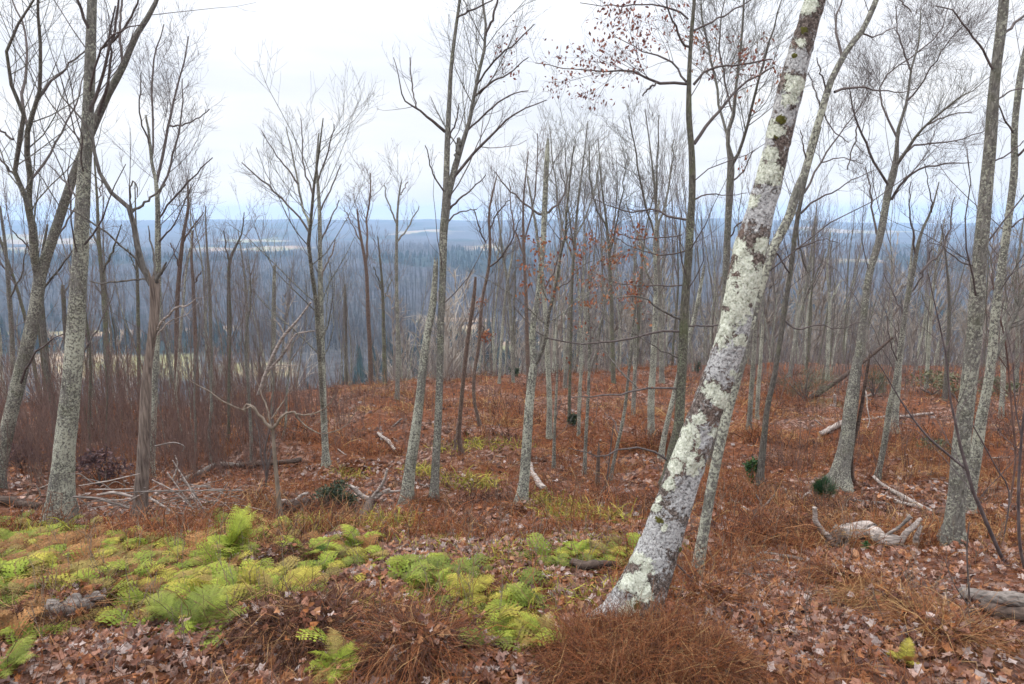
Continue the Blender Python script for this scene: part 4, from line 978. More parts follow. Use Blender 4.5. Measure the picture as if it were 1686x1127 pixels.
RUSTP = [(0.17,0.056,0.022),(0.23,0.083,0.030),(0.12,0.040,0.020),(0.26,0.125,0.058),(0.075,0.032,0.020),(0.20,0.068,0.026)]
DARKS = [(0.055,0.024,0.016),(0.085,0.035,0.02),(0.035,0.017,0.012),(0.13,0.07,0.045)]
TANP = [(0.30,0.18,0.075),(0.36,0.22,0.10),(0.25,0.12,0.05),(0.20,0.08,0.03)]
rg = np.random.default_rng(101)
g = Geo()
for n, y0, y1, ln, w, p in ((52000, 1.7, 5.5, .20, .0030, 1.0), (110000, 4.5, 13, .26, .0055, 1.2), (120000, 11, 40, .36, .012, 1.3)):
    x, y = sample_ground(n, y0, y1, rg, p)
    lit = blob_mask(x, y, LITTER); grn = blob_mask(x, y, GREEN)
    dn = smooth(-.16, .26, fbm(x * .8, y * .8, 4, 12)) * (1 - .82 * lit) * (1 - .30 * grn) * (1 - .8 * blob_mask(x, y, MOSS)) + .10
    kp = rg.random(n) < dn; x, y = x[kp], y[kp]
    dk = np.maximum(blob_mask(x, y, DARKP), smooth(.05, .35, fbm(x * .75 + 30, y * .75, 4, 44))); tan = smooth(.0, .32, fbm(x * .6 + 4, y * .6, 3, 66))
    r = rg.random(len(x)); a = r < dk * .8; b_ = (~a) & (r < .14 + .62 * tan); c_ = ~(a | b_)
    hum = .6 + .8 * smooth(-.2, .4, fbm(x * .9, y * .9, 3, 14))
    strands(g, x[c_], y[c_], rg, (ln * hum)[c_] if np.ndim(hum) else ln, w, RUSTP)
    strands(g, x[b_], y[b_], rg, (ln * hum)[b_], w, TANP, (10, 70))
    strands(g, x[a], y[a], rg, (ln * hum)[a], w, DARKS)
tag(g.build('dead_fern_cover', M['strand'], smooth_sh=False), kind='stuff')

# fallen leaves: lobed and curled near by, simple farther off
LP = [(0.30,0.145,0.095),(0.24,0.095,0.05),(0.36,0.23,0.18),(0.15,0.055,0.03),(0.38,0.30,0.27),(0.09,0.04,0.03),(0.30,0.115,0.04),(0.19,0.105,0.08),(0.34,0.165,0.08),(0.12,0.05,0.03)]
def leaf_fan(nl):
    a = np.linspace(0, 2 * np.pi, nl, endpoint=False)
    r = .5 * (1 + .24 * np.cos(5 * a)) * (1 - .15 * np.cos(a))
    return np.stack([r * np.cos(a), r * np.sin(a) * .75], 1)
def scatter_leaves(g, x, y, rg, size, nl):
    n = len(x); z = ground(x, y); F = leaf_fan(nl)
    nx = rg.normal(size=(n, 3)) * np.array((.55, .55, 0)) + np.array((0, -.12, 1)); nx = norm(nx)
    tgt = rg.normal(size=(n, 3)); u = norm(np.cross(nx, tgt)); v = np.cross(nx, u)
    sz = size * rg.uniform(.55, 1.35, n)
    cu = rg.uniform(-.9, 1.1, n); cv = rg.uniform(-.2, .8, n)
    ring = F[None, :, 0:1] * u[:, None] + F[None, :, 1:2] * v[:, None]
    ring = ring + (F[None, :, 1:2] ** 2 * cu[:, None, None] * 1.6 + F[None, :, 0:1] ** 2 * cv[:, None, None] + .06 * rg.normal(size=(n, nl, 1))) * nx[:, None]
    ctr = np.stack([x, y, z + rg.uniform(.004, .035, n)], 1)
    V = np.concatenate([ctr[:, None], ctr[:, None] + ring * sz[:, None, None]], 1)
    t = np.array([[0, 1 + i, 1 + (i + 1) % nl] for i in range(nl)])[None] + (nl + 1) * np.arange(n)[:, None, None]
    pal = np.array(LP) if nl > 4 else np.array(LP) * .62; c = pal[rg.integers(0, len(pal), n)] * rg.uniform(.6, 1.15, (n, 1))
    g.add(V.reshape(-1, 3), t=t.reshape(-1, 3), c=np.repeat(c, nl + 1, 0))
g = Geo()
for n, y0, y1, s, nl, p in ((70000, 1.7, 4.6, .037, 10, 1.0), (60000, 4.2, 10, .058, 6, 1.2), (20000, 9, 30, .10, 4, 1.3)):
    x, y = sample_ground(n, y0, y1, rg, p)
    lit = blob_mask(x, y, LITTER)
    dn = (.13 + .80 * lit + .35 * smooth(0, .4, -fbm(x * .8, y * .8, 4, 12))) * (1 - .35 * blob_mask(x, y, GREEN))
    kp = rg.random(n) < dn
    scatter_leaves(g, x[kp], y[kp], rg, s, nl)
tag(g.build('fallen_leaves', M['leaf'], smooth_sh=False), kind='stuff')

# moss and low yellow-green growth
g = Geo()
for n, y0, y1, ln, w in ((60000, 1.8, 6, .09, .006), (90000, 5, 14, .17, .012)):
    x, y = sample_ground(n, y0, y1, rg, 1.1)
    m = np.maximum(blob_mask(x, y, MOSS), 1.0 * blob_mask(x, y, GREEN) * smooth(-.2, .2, fbm(x * 1.7, y * 1.7, 3, 71)))
    kp = rg.random(n) < m
    strands(g, x[kp], y[kp], rg, ln, w, [(0.20,0.19,0.03),(0.27,0.25,0.04),(0.13,0.13,0.025),(0.33,0.26,0.06)], (20, 80), 1.2, coher=False)
tag(g.build('moss_cover', M['moss'], smooth_sh=False), kind='stuff')

# --- green ferns
def frond_mesh(L, rg, npair, sub, col, tipc, droop=.9, up0=1.05):
    """One lacy frond: base at the origin, growing along +x, arching up and over."""
    V, T, C = [], [], []
    k = npair + 2; th = np.linspace(up0, up0 - droop * 1.5, k); st = L / (k - 1)
    ax = np.concatenate([[0], np.cumsum(np.cos(th[:-1]) * st)]); az = np.concatenate([[0], np.cumsum(np.sin(th[:-1]) * st)])
    sway = np.cumsum(rg.normal(size=k) * .004)
    R = np.stack([ax, sway, az], 1)
    for i in range(k - 1):
        w = .0035 * (1 - i / k) + .001
        b = len(V); V += [R[i] + (0, w, 0), R[i] - (0, w, 0), R[i + 1] - (0, w * .8, 0), R[i + 1] + (0, w * .8, 0)]
        T += [(b, b + 1, b + 2), (b, b + 2, b + 3)]; C += [np.array((.16, .11, .04))] * 4
    for i in range(2, k):
        f = i / (k - 1); pl = L * .25 * math.sin(min(1, (f * 1.02) ** .75) * math.pi) ** .8 * .95 + .012
        tg = norm(R[min(i + 1, k - 1)] - R[i - 1]); nrm = np.array((-tg[2], 0, tg[0]))
        c = col * (1 - f) + tipc * f
        for s in (-1, 1):
            dr = norm(tg * .45 + np.array((0, s, 0)) + nrm * rg.uniform(-.12, .18))
            cc = c * rg.uniform(1.05, 1.8)
            m = sub; 
            for j in range(m):
                t = j / m; pos = R[i] + dr * pl * t + np.array((0, 0, -.22 * pl * t * t)); wl = pl * .20 * (1 - t) + .0025; stp = dr * pl / m * 1.15
                for q in (-1, 1):
                    b = len(V); V += [pos, pos + stp, pos + stp * .75 + tg * q * wl + nrm * rg.uniform(-.2, .2) * wl]
                    T.append((b, b + 1, b + 2)); C += [cc, cc * .95, cc * 1.1]
    return np.array(V), np.array(T), np.array(C)
FC = {'bright': ((0.115,0.165,0.022), (0.22,0.235,0.032)), 'green': ((0.085,0.115,0.02), (0.16,0.175,0.03)), 'yellow': ((0.18,0.175,0.028), (0.28,0.235,0.04)), 'olive': ((0.12,0.115,0.033), (0.22,0.15,0.045)), 'deep': ((0.03,0.07,0.02), (0.07,0.13,0.03)), 'brown': ((0.16,0.075,0.025), (0.24,0.12,0.045))}
FROND = {}
for cn, (a, b_) in FC.items():
    for v in range(3):
        gg = Geo(); V, T, C = frond_mesh(.46, rg, 24, 6, np.array(a), np.array(b_), droop=(.75, 1.0, 1.25)[v], up0=(1.15, 1.0, .85)[v]); gg.add(V, t=T, c=C)
        o = gg.build('frond', M['fern'], smooth_sh=False); FROND[cn, v] = o.data; bpy.data.objects.remove(o)
def fern(px, py, label, colr, size=1.0, n=9, elev=0.0, group='green ferns in the clearing'):
    p = hit(px, py); rg = np.random.default_rng(int(px * 31 + py))
    r = empty('fern', (p[0], p[1], p[2]), label, 'fern', group)
    n = n + 3
    for i in range(n):
        mixc = {'bright': ('bright', 'olive', 'yellow'), 'yellow': ('yellow', 'bright', 'brown'), 'green': ('green', 'bright', 'green'), 'olive': ('olive', 'bright', 'brown'), 'deep': ('deep', 'green', 'deep')}[colr]
        o = bpy.data.objects.new('frond', FROND[colr if rg.random() < .6 else mixc[int(rg.integers(3))], int(rg.integers(3))]); COL.objects.link(o); o.parent = r
        o.rotation_euler = (rg.normal() * .15, -elev + rg.normal() * .15, i * 6.283 / n + rg.normal() * .3)
        s = .52 * size * rg.uniform(.7, 1.15); o.scale = (s, s, s)
FERNS = [
 (392,915,'tall upright bright fern, tallest of the green ferns, before the curly sapling','bright',1.35,10,.35),(505,925,'broad yellow-green fern just below the curly sapling','bright',1.15,9,.1),(470,905,'small pale fern touching the foot of the curly sapling','olive',.8,6,.2),
 (275,985,'vivid yellow fern with arching fronds in the middle of the green patch','yellow',1.0,9,0),(305,1030,'deep green fern with long drooping fronds beneath the yellow one','green',1.1,9,-.1),(345,1030,'bright frond tips reaching toward the white leaf, beside the deep green fern','bright',.85,6,-.1),
 (165,915,'low yellow-green fern below the tall lichen trunk','bright',.9,8,-.1),(228,905,'little yellow fern below the brown snag','yellow',.7,7,-.1),(455,990,'wide lime-green fern on the brow of the dark fern mound','bright',1.0,11,-.15),(490,985,'fern of yellow-tipped fronds on top of the dark mound','yellow',.85,8,-.1),
 (590,905,'lime fern beside the evergreen shrub and old log','bright',.9,8,.15),(575,870,'tiny golden fern standing right under the evergreen shrub','yellow',.6,5,.4),(560,1100,'bright lone fern at the very bottom among dark litter','bright',.65,8,.1),(30,985,'deep green fern at the edge beside the splintered stump','green',.95,8,0),
 (25,910,'dense green fern below the low-forked dark tree','green',1.0,9,0),(75,900,'olive fern at the foot of the tall lichen trunk','olive',.85,8,0),(515,935,'dark glossy fern under the broad yellow-green one','deep',.8,8,-.1),(715,965,'lime-green fern in the open litter, farthest from any trunk','bright',.75,9,-.15),
 (770,985,'yellow fern amid the open litter patch','yellow',.7,7,0),(855,1000,'pale yellow fern with long flat frond toward the leaning trunk','yellow',.75,7,-.2),(828,1050,'mid-green fern by the dead rust mound and leaf litter','bright',.7,8,0),(900,1065,'grassy green fern closest to the foot of the leaning trunk','bright',.7,8,-.1),
 (945,915,'mossy lime fern behind the short dark log','bright',.85,9,-.1),(1000,918,'lime fern between the short dark log and leaning trunk','bright',.8,8,-.1),(180,1015,'dull green fern hanging over the splintered stump','olive',.8,7,-.1),(15,1110,'green fern cut by the bottom corner','green',.7,7,.1),
 (620,930,'loose grassy fern on litter between sapling and forked tree','olive',.7,7,0),(1490,1095,'small yellow-green fern alone in the brown leaves under the bleached log','yellow',.45,6,0),(110,965,'grass-like olive fern mass in the centre of the green bank','olive',1.0,9,0),(380,985,'olive-gold fern between the yellow fern and the dark mound','olive',.9,8,0),
]
for f in FERNS: fern(*f[:7])
g = Geo()
x, y = sample_ground(100000, 1.8, 7.5, rg, 1.0); kp = rg.random(len(x)) < .50 * blob_mask(x, y, GREEN, .5) * smooth(-.22, .16, fbm(x * 2.6, y * 2.6, 3, 52)); x, y = x[kp], y[kp]
P3 = np.stack([x, y, ground(x, y)], -1); kp = rg.random(len(x)) < np.interp(project(P3)[0], [450, 680, 820], [1, .42, .22]); x, y = x[kp], y[kp]
fr = []
keys = ['brown', 'bright', 'olive', 'yellow', 'bright', 'green']
for cn in FC: 
    for v in range(2):
        fr.append((cn, frond_mesh(.145, rg, 12, 3, np.array(FC[cn][0]) * .9, np.array(FC[cn][1]) * .9, 1.2, .85)))
z = ground(x, y)
for i in range(min(len(x), 20000)):
    cn = keys[int(min(5, max(0, (fbm(np.array([x[i] * .9]), np.array([y[i] * .9]), 2, 88)[0] + .5 + rg.normal() * .22) * 6)))]
    V, T, C = fr[[j for j, (c, _) in enumerate(fr) if c == cn][i % 2]][1]
    a = rg.uniform(0, 6.283); e = rg.normal() * .3 + (.35 if rg.random() < .35 else 0); s = rg.uniform(.5, 1.5)
    ca, sa, ce, se = math.cos(a), math.sin(a), math.cos(e), math.sin(e)
    W = np.stack([V[:, 0] * ce - V[:, 2] * se, V[:, 1], V[:, 0] * se + V[:, 2] * ce], 1) * s
    W = np.stack([W[:, 0] * ca - W[:, 1] * sa, W[:, 0] * sa + W[:, 1] * ca, W[:, 2]], 1) + np.array((x[i], y[i], z[i]))
    g.add(W, t=T, c=C * rg.uniform(.7, 1.15))
tag(g.build('fern_cover', M['fern'], smooth_sh=False), kind='stuff')

# --- matted mounds of dead fern that stand out
def mound(px, py, rpx, hgt, n, label, pal, ln=.22, w=.003, name='dead_fern_clump', el=(-15, 55), lf=.05):
    p = hit(px, py); rgm = np.random.default_rng(int(px + 7 * py)); hgt *= .62; n = int(n * 1.25); f = project(p[None])[2][0]; r = rpx / FPX * f
    root = (p[0], p[1], p[2])
    a = rgm.uniform(0, 6.283, n); q = np.sqrt(rgm.random(n)) * r
    x = p[0] + q * np.cos(a); y = p[1] + q * np.sin(a) * .8
    zc = ground(x, y) + hgt * np.cos(np.clip(q / r, 0, 1) * 1.5) * rgm.uniform(.1, 1, n) * (.65 + 1.1 * np.clip(.5 + fbm(x * 5, y * 5, 3, int(px) % 97), 0, 1))
    flow = rgm.uniform(3.4, 6.0); a = np.where(rgm.random(n) < .4, a, flow + rgm.normal(size=n) * .9)
    pal = list(pal) + list(pal) + TANP[1:3] + DARKS[:2] + RUSTP[2:5]
    g = Geo(); strands(g, x, y, rgm, ln, w * .8, pal, el, 1.9, zc=zc, coher=False, az0=a)
    kl = rgm.random(n) < lf; scatter_leaves(g2 := Geo(), x[kl], y[kl], rgm, .034, 8); g2v = np.concatenate(g2.v); g2v[:, 2] += np.repeat(np.maximum(zc[kl] - ground(x[kl], y[kl]), 0) + .03, 9); g.add(g2v, t=np.concatenate(g2.t), c=np.concatenate(g2.c))
    o = g.build(name, M['strand'], None, root, smooth_sh=False); o.location = root
    tag(o, label, 'dead fern', 'rust-brown mounds of dead fern')
mound(1055, 1105, 150, .13, 13000, 'large rust mound wrapping the foot of the leaning trunk', RUSTP, .20, .0024, el=(25, 88), lf=.006)
mound(1160, 1105, 70, .08, 2200, 'rust clump with tall dry stalks beside the leaning trunk mound', RUSTP, .16, .0024)
mound(690, 1080, 75, .17, 3600, 'rounded dark rust mound with a hollow, by the open litter', RUSTP + DARKS, .24, .003)
mound(500, 1030, 110, .12, 3600, 'long dark brown mound topped with lime ferns', DARKS, .22, .0032)
mound(1390, 965, 45, .14, 1800, 'small round rust mound below the bleached log', RUSTP, .22, .0035)
mound(1310, 880, 70, .14, 2000, 'dark rust mound shading the hollow near the pine seedling', DARKS + RUSTP, .25, .004)
mound(1545, 1050, 60, .10, 1900, 'straw-brown mound draped down beside the grey lying log', TANP + RUSTP, .26, .003)
mound(700, 835, 26, .20, 900, 'rust tuft between the two central trunks', RUSTP, .26, .005)
mound(858, 848, 22, .14, 700, 'dark rust tuft round the foot of the white split trunk', RUSTP + DARKS, .24, .005)
mound(470, 925, 50, .12, 1600, 'dark brown hollow of fern litter behind the wide lime fern', DARKS, .2, .003)
mound(1450, 1000, 55, .08, 1500, 'straw-coloured flattened clump in the middle of pale leaves', TANP, .26, .003)
mound(765, 868, 26, .10, 500, 'purplish brown clump on the open slope', DARKS, .2, .004)
mound(1180, 990, 34, .08, 900, 'small rust clump beside the crossing grey trunk', RUSTP, .18, .003)
mound(100, 1010, 75, .11, 2600, 'shaggy dark brown mound covering the splintered stump', DARKS, .22, .003)

# ------------------------------------------------------------------ logs, dead branches, sticks
def lying(name, label, cat, polys, mats='dead', group=None, seed=1, Y=None, noise_=.12, sides=10, wq=None):
    """Lying wood. polys: list of (mode, points): 'g' rests on the ground, 's' springs from the given depth plane."""
    rgl = np.random.default_rng(seed); root = None; wq = wq or (.72 if name in ('stick', 'twig', 'dead_pole') else 1.0)
    first = polys[0][1]; mid = first[len(first) // 2]
    h0 = hit(mid[0], mid[1] + mid[2] / 2); Y = Y or float(h0[1])
    objs = []
    for j, pl in enumerate(polys):
        mode, pts = pl[0], pl[1]; mt = pl[2] if len(pl) > 2 else mats
        A = []
        for p in pts:
            if mode == 'g':
                q = hit(p[0], p[1] + p[2] / 2); f = project(q[None])[2][0]; r = p[2] / 2 / FPX * f
                r *= wq; A.append((q[0], q[1], q[2] + r * .75 + (.04 if name == 'fallen_log' else .015), r))
            else:
                q = at(p[0], p[1], Y); f = project(q[None])[2][0]; A.append((*q, wq * p[2] / 2 / FPX * f))
        A = resample(np.array(A), 26 if len(pts) > 2 else 16)
        n = len(A)
        kx = np.arange(n) / n * (4 + 2.0 * n / 16); sd_ = rgl.uniform(0, 50)
        for ax_ in range(3): A[1:-1, ax_] += (fbm(kx + sd_, kx * 0 + ax_ * 7.3, 3, 3) * A[:, 3] * .35)[1:-1]
        A[:, 3] *= 1 + noise_ * .7 * fbm(kx * 1.3 + sd_, kx * 0 + 3.1, 3, 8)
        if mode == 'g':
            A[:, 2] = np.convolve(np.pad(A[:, 2], 4, mode='edge'), np.ones(9) / 9, 'valid')
        V, q = tubes(A[None, :, :3], A[None, :, 3], sides); Vr = V.reshape(n, sides, 3); c = A[:, None, :3]
        an = np.arange(sides) / sides * 2 * np.pi
        Vr = c + (Vr - c) * (1 + noise_ * 2.2 * fbm(kx[:, None] * .8 + 1.3 * np.cos(an)[None] + sd_, 1.3 * np.sin(an)[None] + 5, 3, 6) + .25 * noise_ * rgl.normal(size=sides)[None])[..., None]
        for e in (0, -1): Vr[e] += rgl.normal(size=(sides, 3)) * A[e, 3] * .25
        g = Geo(); g.add(Vr.reshape(-1, 3), q)
        for e in (0, -1): g.add(np.vstack([Vr[e], A[e:e + 1 if e == 0 else None, :3]]), t=[[i, (i + 1) % sides, sides] for i in range(sides)])
        objs.append((g, mt, A))
    o0 = objs[0][2][0, :3].copy(); o0[2] = gz(o0[0], o0[1])
    if len(objs) == 1:
        o = objs[0][0].build(name, M[objs[0][1]], None, o0); o.location = o0
        return tag(o, label, cat, group)
    root = empty(name, o0, label, cat, group)
    for j, (g, mt, A) in enumerate(objs): g.build('stem' if j == 0 else 'branch', M[mt], root, o0)
    return root
lying('fallen_log', 'bleached fallen log with antler-like branches and a dark rotten head', 'log',
      [('g', [(1384,884,27),(1405,877,31),(1429,880,27),(1448,893,22),(1466,897,19),(1482,898,15)]), ('s', [(1367,905,26),(1374,896,30),(1388,886,24)], 'rot'), ('s', [(1479,896,10),(1491,880,9),(1503,868,8),(1517,854,5)]), ('s', [(1480,902,10),(1494,903,10),(1506,900,9),(1509,885,8),(1517,866,5)]),
       ('s', [(1368,890,10),(1352,872,9),(1343,857,8),(1342,836,7)]), ('s', [(1450,888,6),(1480,868,5),(1500,850,7)], 'deadgrey')], 'dead', sides=14)
lying('fallen_log', 'grey lying log in the lower corner, slanting out of the picture', 'log', [('g', [(1580,985,22),(1620,990,22),(1686,999,25),(1770,1012,26)])], 'deadgrey', sides=16)
lying('fallen_log', 'darker half-buried log lying under the grey corner log', 'log', [('g', [(1612,1008,16),(1660,1018,22),(1720,1028,24),(1780,1040,24)])], 'rot', sides=14)
lying('fallen_log', 'short dark log on the moss in front of the split white trunk', 'log', [('g', [(941,934,14),(965,938,15),(990,938,13),(1015,939,8)])], 'rot', sides=12)
lying('fallen_branch', 'pale forked branch like a deer antler beside the leaning broken trunk', 'branch',
      [('s', [(575,800,6),(588,808,8),(600,820,9),(612,823,9),(628,813,7),(642,806,5)]), ('s', [(612,822,7),(624,806,6),(632,792,5),(638,772,4)]), ('s', [(628,812,5),(645,810,4),(662,808,3)])], 'dead')
lying('fallen_log', 'leaf-covered rotten log pointing at the viewer beneath the antler branch', 'log', [('g', [(594,862,17),(602,846,16),(610,829,12)])], 'rot', sides=14)
lying('fallen_log', 'hollow grey log end with pale curved limb behind the tan sapling', 'log', [('g', [(470,838,24),(488,834,20),(506,830,13)]), ('s', [(464,826,8),(478,828,10),(492,838,9),(501,852,5)], 'dead'), ('s', [(484,826,5),(498,815,5),(508,812,4)], 'dead')], 'rot')
lying('fallen_branch', 'pale stick propped against the tan sapling foot', 'branch', [('s', [(436,814,3),(444,828,4),(459,846,4)])], 'dead')
lying('fallen_branch', 'pale curved limb lying at the foot of the split white trunk', 'branch', [('g', [(873,764,6),(877,780,8),(886,794,10),(896,805,9)])], 'dead')
lying('fallen_branch', 'whitish stick lying uphill from the clearing, before the crest', 'branch', [('g', [(622,714,5),(636,724,6),(643,732,6),(650,742,5)])], 'dead')
lying('fallen_branch', 'grey stick poking from the heath close behind the whitish stick', 'branch', [('s', [(638,712,4),(650,700,4),(662,690,3)])], 'deadgrey')
lying('fallen_log', 'long dark log lying across behind the tan sapling', 'log', [('g', [(395,768,8),(440,766,9),(480,763,8),(497,760,7)])], 'rot')
lying('fallen_log', 'old brown log lying in the red brush behind the brush pile', 'log', [('g', [(285,800,6),(320,786,8),(355,772,9),(400,768,6)])], 'deadgrey')
lying('fallen_log', 'dark log stub on legs at the picture edge beside the tall lichen trunk', 'log', [('s', [(-15,818,14),(12,824,14),(36,830,12),(62,834,8)]), ('s', [(26,830,7),(30,842,6),(30,850,5)]), ('s', [(6,828,6),(4,846,5)])], 'rot')
lying('fallen_branch', 'long whitish branch slanting to the ground before the sturdy flared tree', 'branch', [('g', [(1438,790,5),(1465,806,6),(1500,828,7),(1545,849,5)])], 'dead')
lying('fallen_branch', 'second whitish branch crossing under the long slanting one', 'branch', [('g', [(1450,817,5),(1478,828,6),(1510,836,6),(1535,842,4)])], 'dead')
lying('fallen_branch', 'brown half-sunk branch left lying beside the two whitish ones', 'branch', [('g', [(1408,826,6),(1435,829,6),(1462,832,5)])], 'deadgrey')
lying('fallen_log', 'pale log butt leaning at the sturdy flared tree', 'log', [('g', [(1350,717,8),(1368,707,9),(1388,698,9)])], 'dead')
lying('dead_stub', 'curved white upright stub on the slope left of the sturdy tree', 'branch', [('s', [(1363,695,7),(1369,684,6),(1374,668,5),(1375,650,4)])], 'dead')
lying('fallen_branch', 'thin pale branch lying level beside the sturdy tree', 'branch', [('g', [(1416,692,4),(1450,689,4),(1490,686,5),(1536,681,3)])], 'dead')
lying('fallen_branch', 'arched thin branch reaching off the sturdy tree toward the pale stem', 'branch', [('s', [(1422,654,4),(1440,649,4),(1460,652,3)])], 'dead')
lying('leaning_pole', 'long dead pole leaning up from the ground into the sturdy tree', 'dead tree', [('s', [(1225,719,8),(1262,696,8),(1305,671,9),(1344,649,9),(1401,611,7),(1440,582,5),(1470,556,4)])], 'rot')
lying('dead_pole', 'pale dead tree leaning over the red brush with two long arms', 'dead tree', [('s', [(425,650,8),(438,615,8),(453,578,8),(467,553,7),(492,525,5),(512,498,4)]), ('s', [(440,612,7),(452,600,6),(467,582,6),(485,553,5),(500,548,4),(518,545,3)]), ('s', [(468,552,4),(460,535,3),(450,525,2)]), ('s', [(440,606,3),(460,602,2),(490,602,2)])], 'dead', Y=10.5)
lying('fallen_branch', 'forked grey dead branch sunk in rust fern beside the crossing trunk', 'branch', [('g', [(1222,930,5),(1250,918,6),(1285,916,6),(1318,925,5),(1340,930,4)]), ('g', [(1222,934,5),(1265,928,6),(1310,930,5)]), ('s', [(1310,918,4),(1316,925,4)]), ('s', [(1322,915,4),(1330,926,4)])], 'deadgrey')
lying('fallen_branch', 'straight grey stick flat on leaves under the forked dead branch', 'branch', [('g', [(1222,948,5),(1250,951,6),(1280,952,4)])], 'deadgrey')
lying('fallen_branch', 'twisted dead twigs arching up behind the bleached log', 'branch', [('s', [(1285,850,4),(1305,840,4),(1318,825,4),(1330,812,3),(1337,815,2)]), ('s', [(1318,826,3),(1316,815,3),(1310,812,2)]), ('s', [(1300,836,3),(1298,822,3),(1293,805,2)])], 'dead')
lying('root_tangle', 'tangle of pale dead twigs beside the dark fern hollow', 'branch', [('s', [(1222,835,5),(1235,842,6),(1250,850,5)], 'dead'), ('s', [(1222,860,4),(1245,848,4),(1275,838,3)]), ('s', [(1240,850,3),(1262,830,3),(1275,815,2)]), ('s', [(1250,855,3),(1255,835,3),(1245,815,2)])], 'deadgrey')
lying('dead_stub', 'small twisted dark stub standing by the leaning trunk', 'stub', [('s', [(1010,856,6),(1016,860,7),(1026,862,6),(1033,872,6),(1036,885,5)])], 'rot')
lying('dead_stub', 'short black burnt-looking stub right of the crossing grey trunk', 'stub', [('s', [(1184,955,6),(1188,945,12),(1192,938,10)])], 'rot')
lying('dead_stub', 'little black knob on the rust ground just below the burnt-looking stub', 'stub', [('s', [(1112,984,7),(1120,980,10),(1126,978,7)])], 'rot')
lying('splintered_stump', 'splintered grey stump end poking from the shaggy dark mound', 'stump', [('g', [(85,1004,30),(115,1000,36),(145,996,34),(168,992,22)]), ('s', [(150,988,9),(168,984,8),(174,983,4)]), ('s', [(148,1000,9),(170,998,7),(178,996,3)])], 'deadgrey', noise_=.35, sides=14)
lying('bramble_stem', 'thin dark briar stem arching up in front of the leaning trunk', 'stem', [('s', [(1222,1140,6),(1205,1090,6),(1188,1050,6),(1172,1012,5),(1150,970,4),(1120,935,3),(1092,910,2.5),(1068,888,2)])], 'twig', sides=8)
lying('bramble_stem', 'short dark twig lying beside the thin briar stem', 'stem', [('s', [(1160,1045,6),(1172,1036,8),(1186,1038,6)])], 'rot')

# brush pile of thin bleached sticks
PILE = [[(120,818,5),(158,821,7),(185,828,6),(215,838,5)],[(160,815,5),(190,812,8),(218,818,6)],[(246,820,7),(275,838,7),(300,858,5)],[(206,812,3),(260,809,4),(330,808,3),(400,808,2)],[(148,806,3),(200,806,3),(240,803,2)],[(60,806,2),(90,795,3),(118,790,2)],
        [(120,812,3),(150,836,3),(190,856,2)],[(150,826,3),(215,822,3)],[(130,800,2),(180,792,3),(230,780,2)],[(200,835,3),(230,842,2),(270,850,3)],[(284,758,3),(310,800,4),(328,840,5),(336,872,5)],[(250,790,3),(290,812,3),(330,850,3)],[(300,790,3),(320,812,4),(345,862,3)],[(275,778,3),(315,835,3),(330,872,3)],
        [(330,860,3),(352,830,3),(375,795,2)],[(255,735,3),(285,729,3),(303,735,3),(300,745,2)],[(285,790,4),(292,765,3),(288,750,2)],[(170,845,2),(210,826,3),(260,800,2)],[(60,800,2),(66,815,3),(55,825,2)],[(205,860,2),(240,838,2),(290,822,2)],[(310,870,3),(345,850,3),(390,835,2)],[(240,856,3),(285,845,3),(330,850,2)],[(145,838,3),(190,832,3),(216,834,2)],[(340,865,4),(333,835,4),(318,815,3)]]
for i, P in enumerate(PILE):
    lying('stick', 'thin bleached stick in the brush pile around the brown snag', 'stick', [('s', P)], 'dead' if i % 3 else 'deadgrey', 'sticks of the brush pile', seed=40 + i, Y=5.9 + .06 * (i % 7), sides=6)
rgk = np.random.default_rng(77)
for i in range(34):
    x0, y0 = rgk.uniform(130, 400), rgk.uniform(795, 862); a = rgk.uniform(-.9, .9) + (3.14 if i % 2 else 0); L = rgk.uniform(35, 110)
    P = [(x0, y0, 2.4), (x0 + L * .5 * math.cos(a), y0 + L * .5 * math.sin(a) * .6 - rgk.uniform(0, 10), 2), (x0 + L * math.cos(a), y0 + L * math.sin(a) * .6, 1.4)]
    lying('stick', 'thin bleached stick in the brush pile around the brown snag', 'stick', [('s', P)], ['dead', 'deadgrey', 'deadgrey'][i % 3], 'sticks of the brush pile', seed=400 + i, Y=5.8 + rgk.random() * .8, sides=5)
rgk = np.random.default_rng(78)
for i in range(60):
    px, py = rgk.uniform(420, 1690), rgk.uniform(650, 900); a = rgk.normal() * .5; L = rgk.uniform(12, 40) * (py - 560) / 200
    P = [(px, py, 2.6), (px + L * .5 * math.cos(a), py + L * .25 * math.sin(a), 2.4), (px + L * math.cos(a), py + L * .5 * math.sin(a), 1.6)]
    lying('twig', 'small dead twig scattered on the rust-brown slope', 'twig', [('g', P)], ['dead', 'deadgrey'][i % 2], 'dead twigs on the slope', seed=600 + i, sides=5)

# slim saplings in front
def stems(name, label, polys, mat, Y, cat='sapling', dens=.5, seed=3):
    rgs = np.random.default_rng(seed)
    p0 = at(polys[0][0][0], polys[0][0][1], Y); org = np.array((p0[0], p0[1], gz(p0[0], p0[1])))
    root = empty(name, org, label, cat)
    for j, P in enumerate(polys):
        A = lift(P, Y, rgs.uniform(-.1, .1) if j == 0 else rgs.uniform(-.3, .3)); 
        if j == 0: A = np.vstack([np.array([A[0][0], A[0][1], min(A[0][2], org[2]) - .1, A[0][3]]), A])
        A = resample(A, 16); g = Geo(); tube_into(g, A[None, :, :3], A[None, :, 3], 8)
        if dens:
            for (pp, rr), sd in twig_levels(A[None, :, :3], A[None, :, 3], rgs, Y, dens, 2, .0011, (.08, .5), .15, .3): tube_into(g, pp, rr, sd)
        g.build('stem' if j == 0 else 'shoot', M[mat], root, org)
M['purple'] = plain('purplish_sapling_bark', (0.055, 0.042, 0.042), (0.15, 0.12, 0.118), 30, .4)
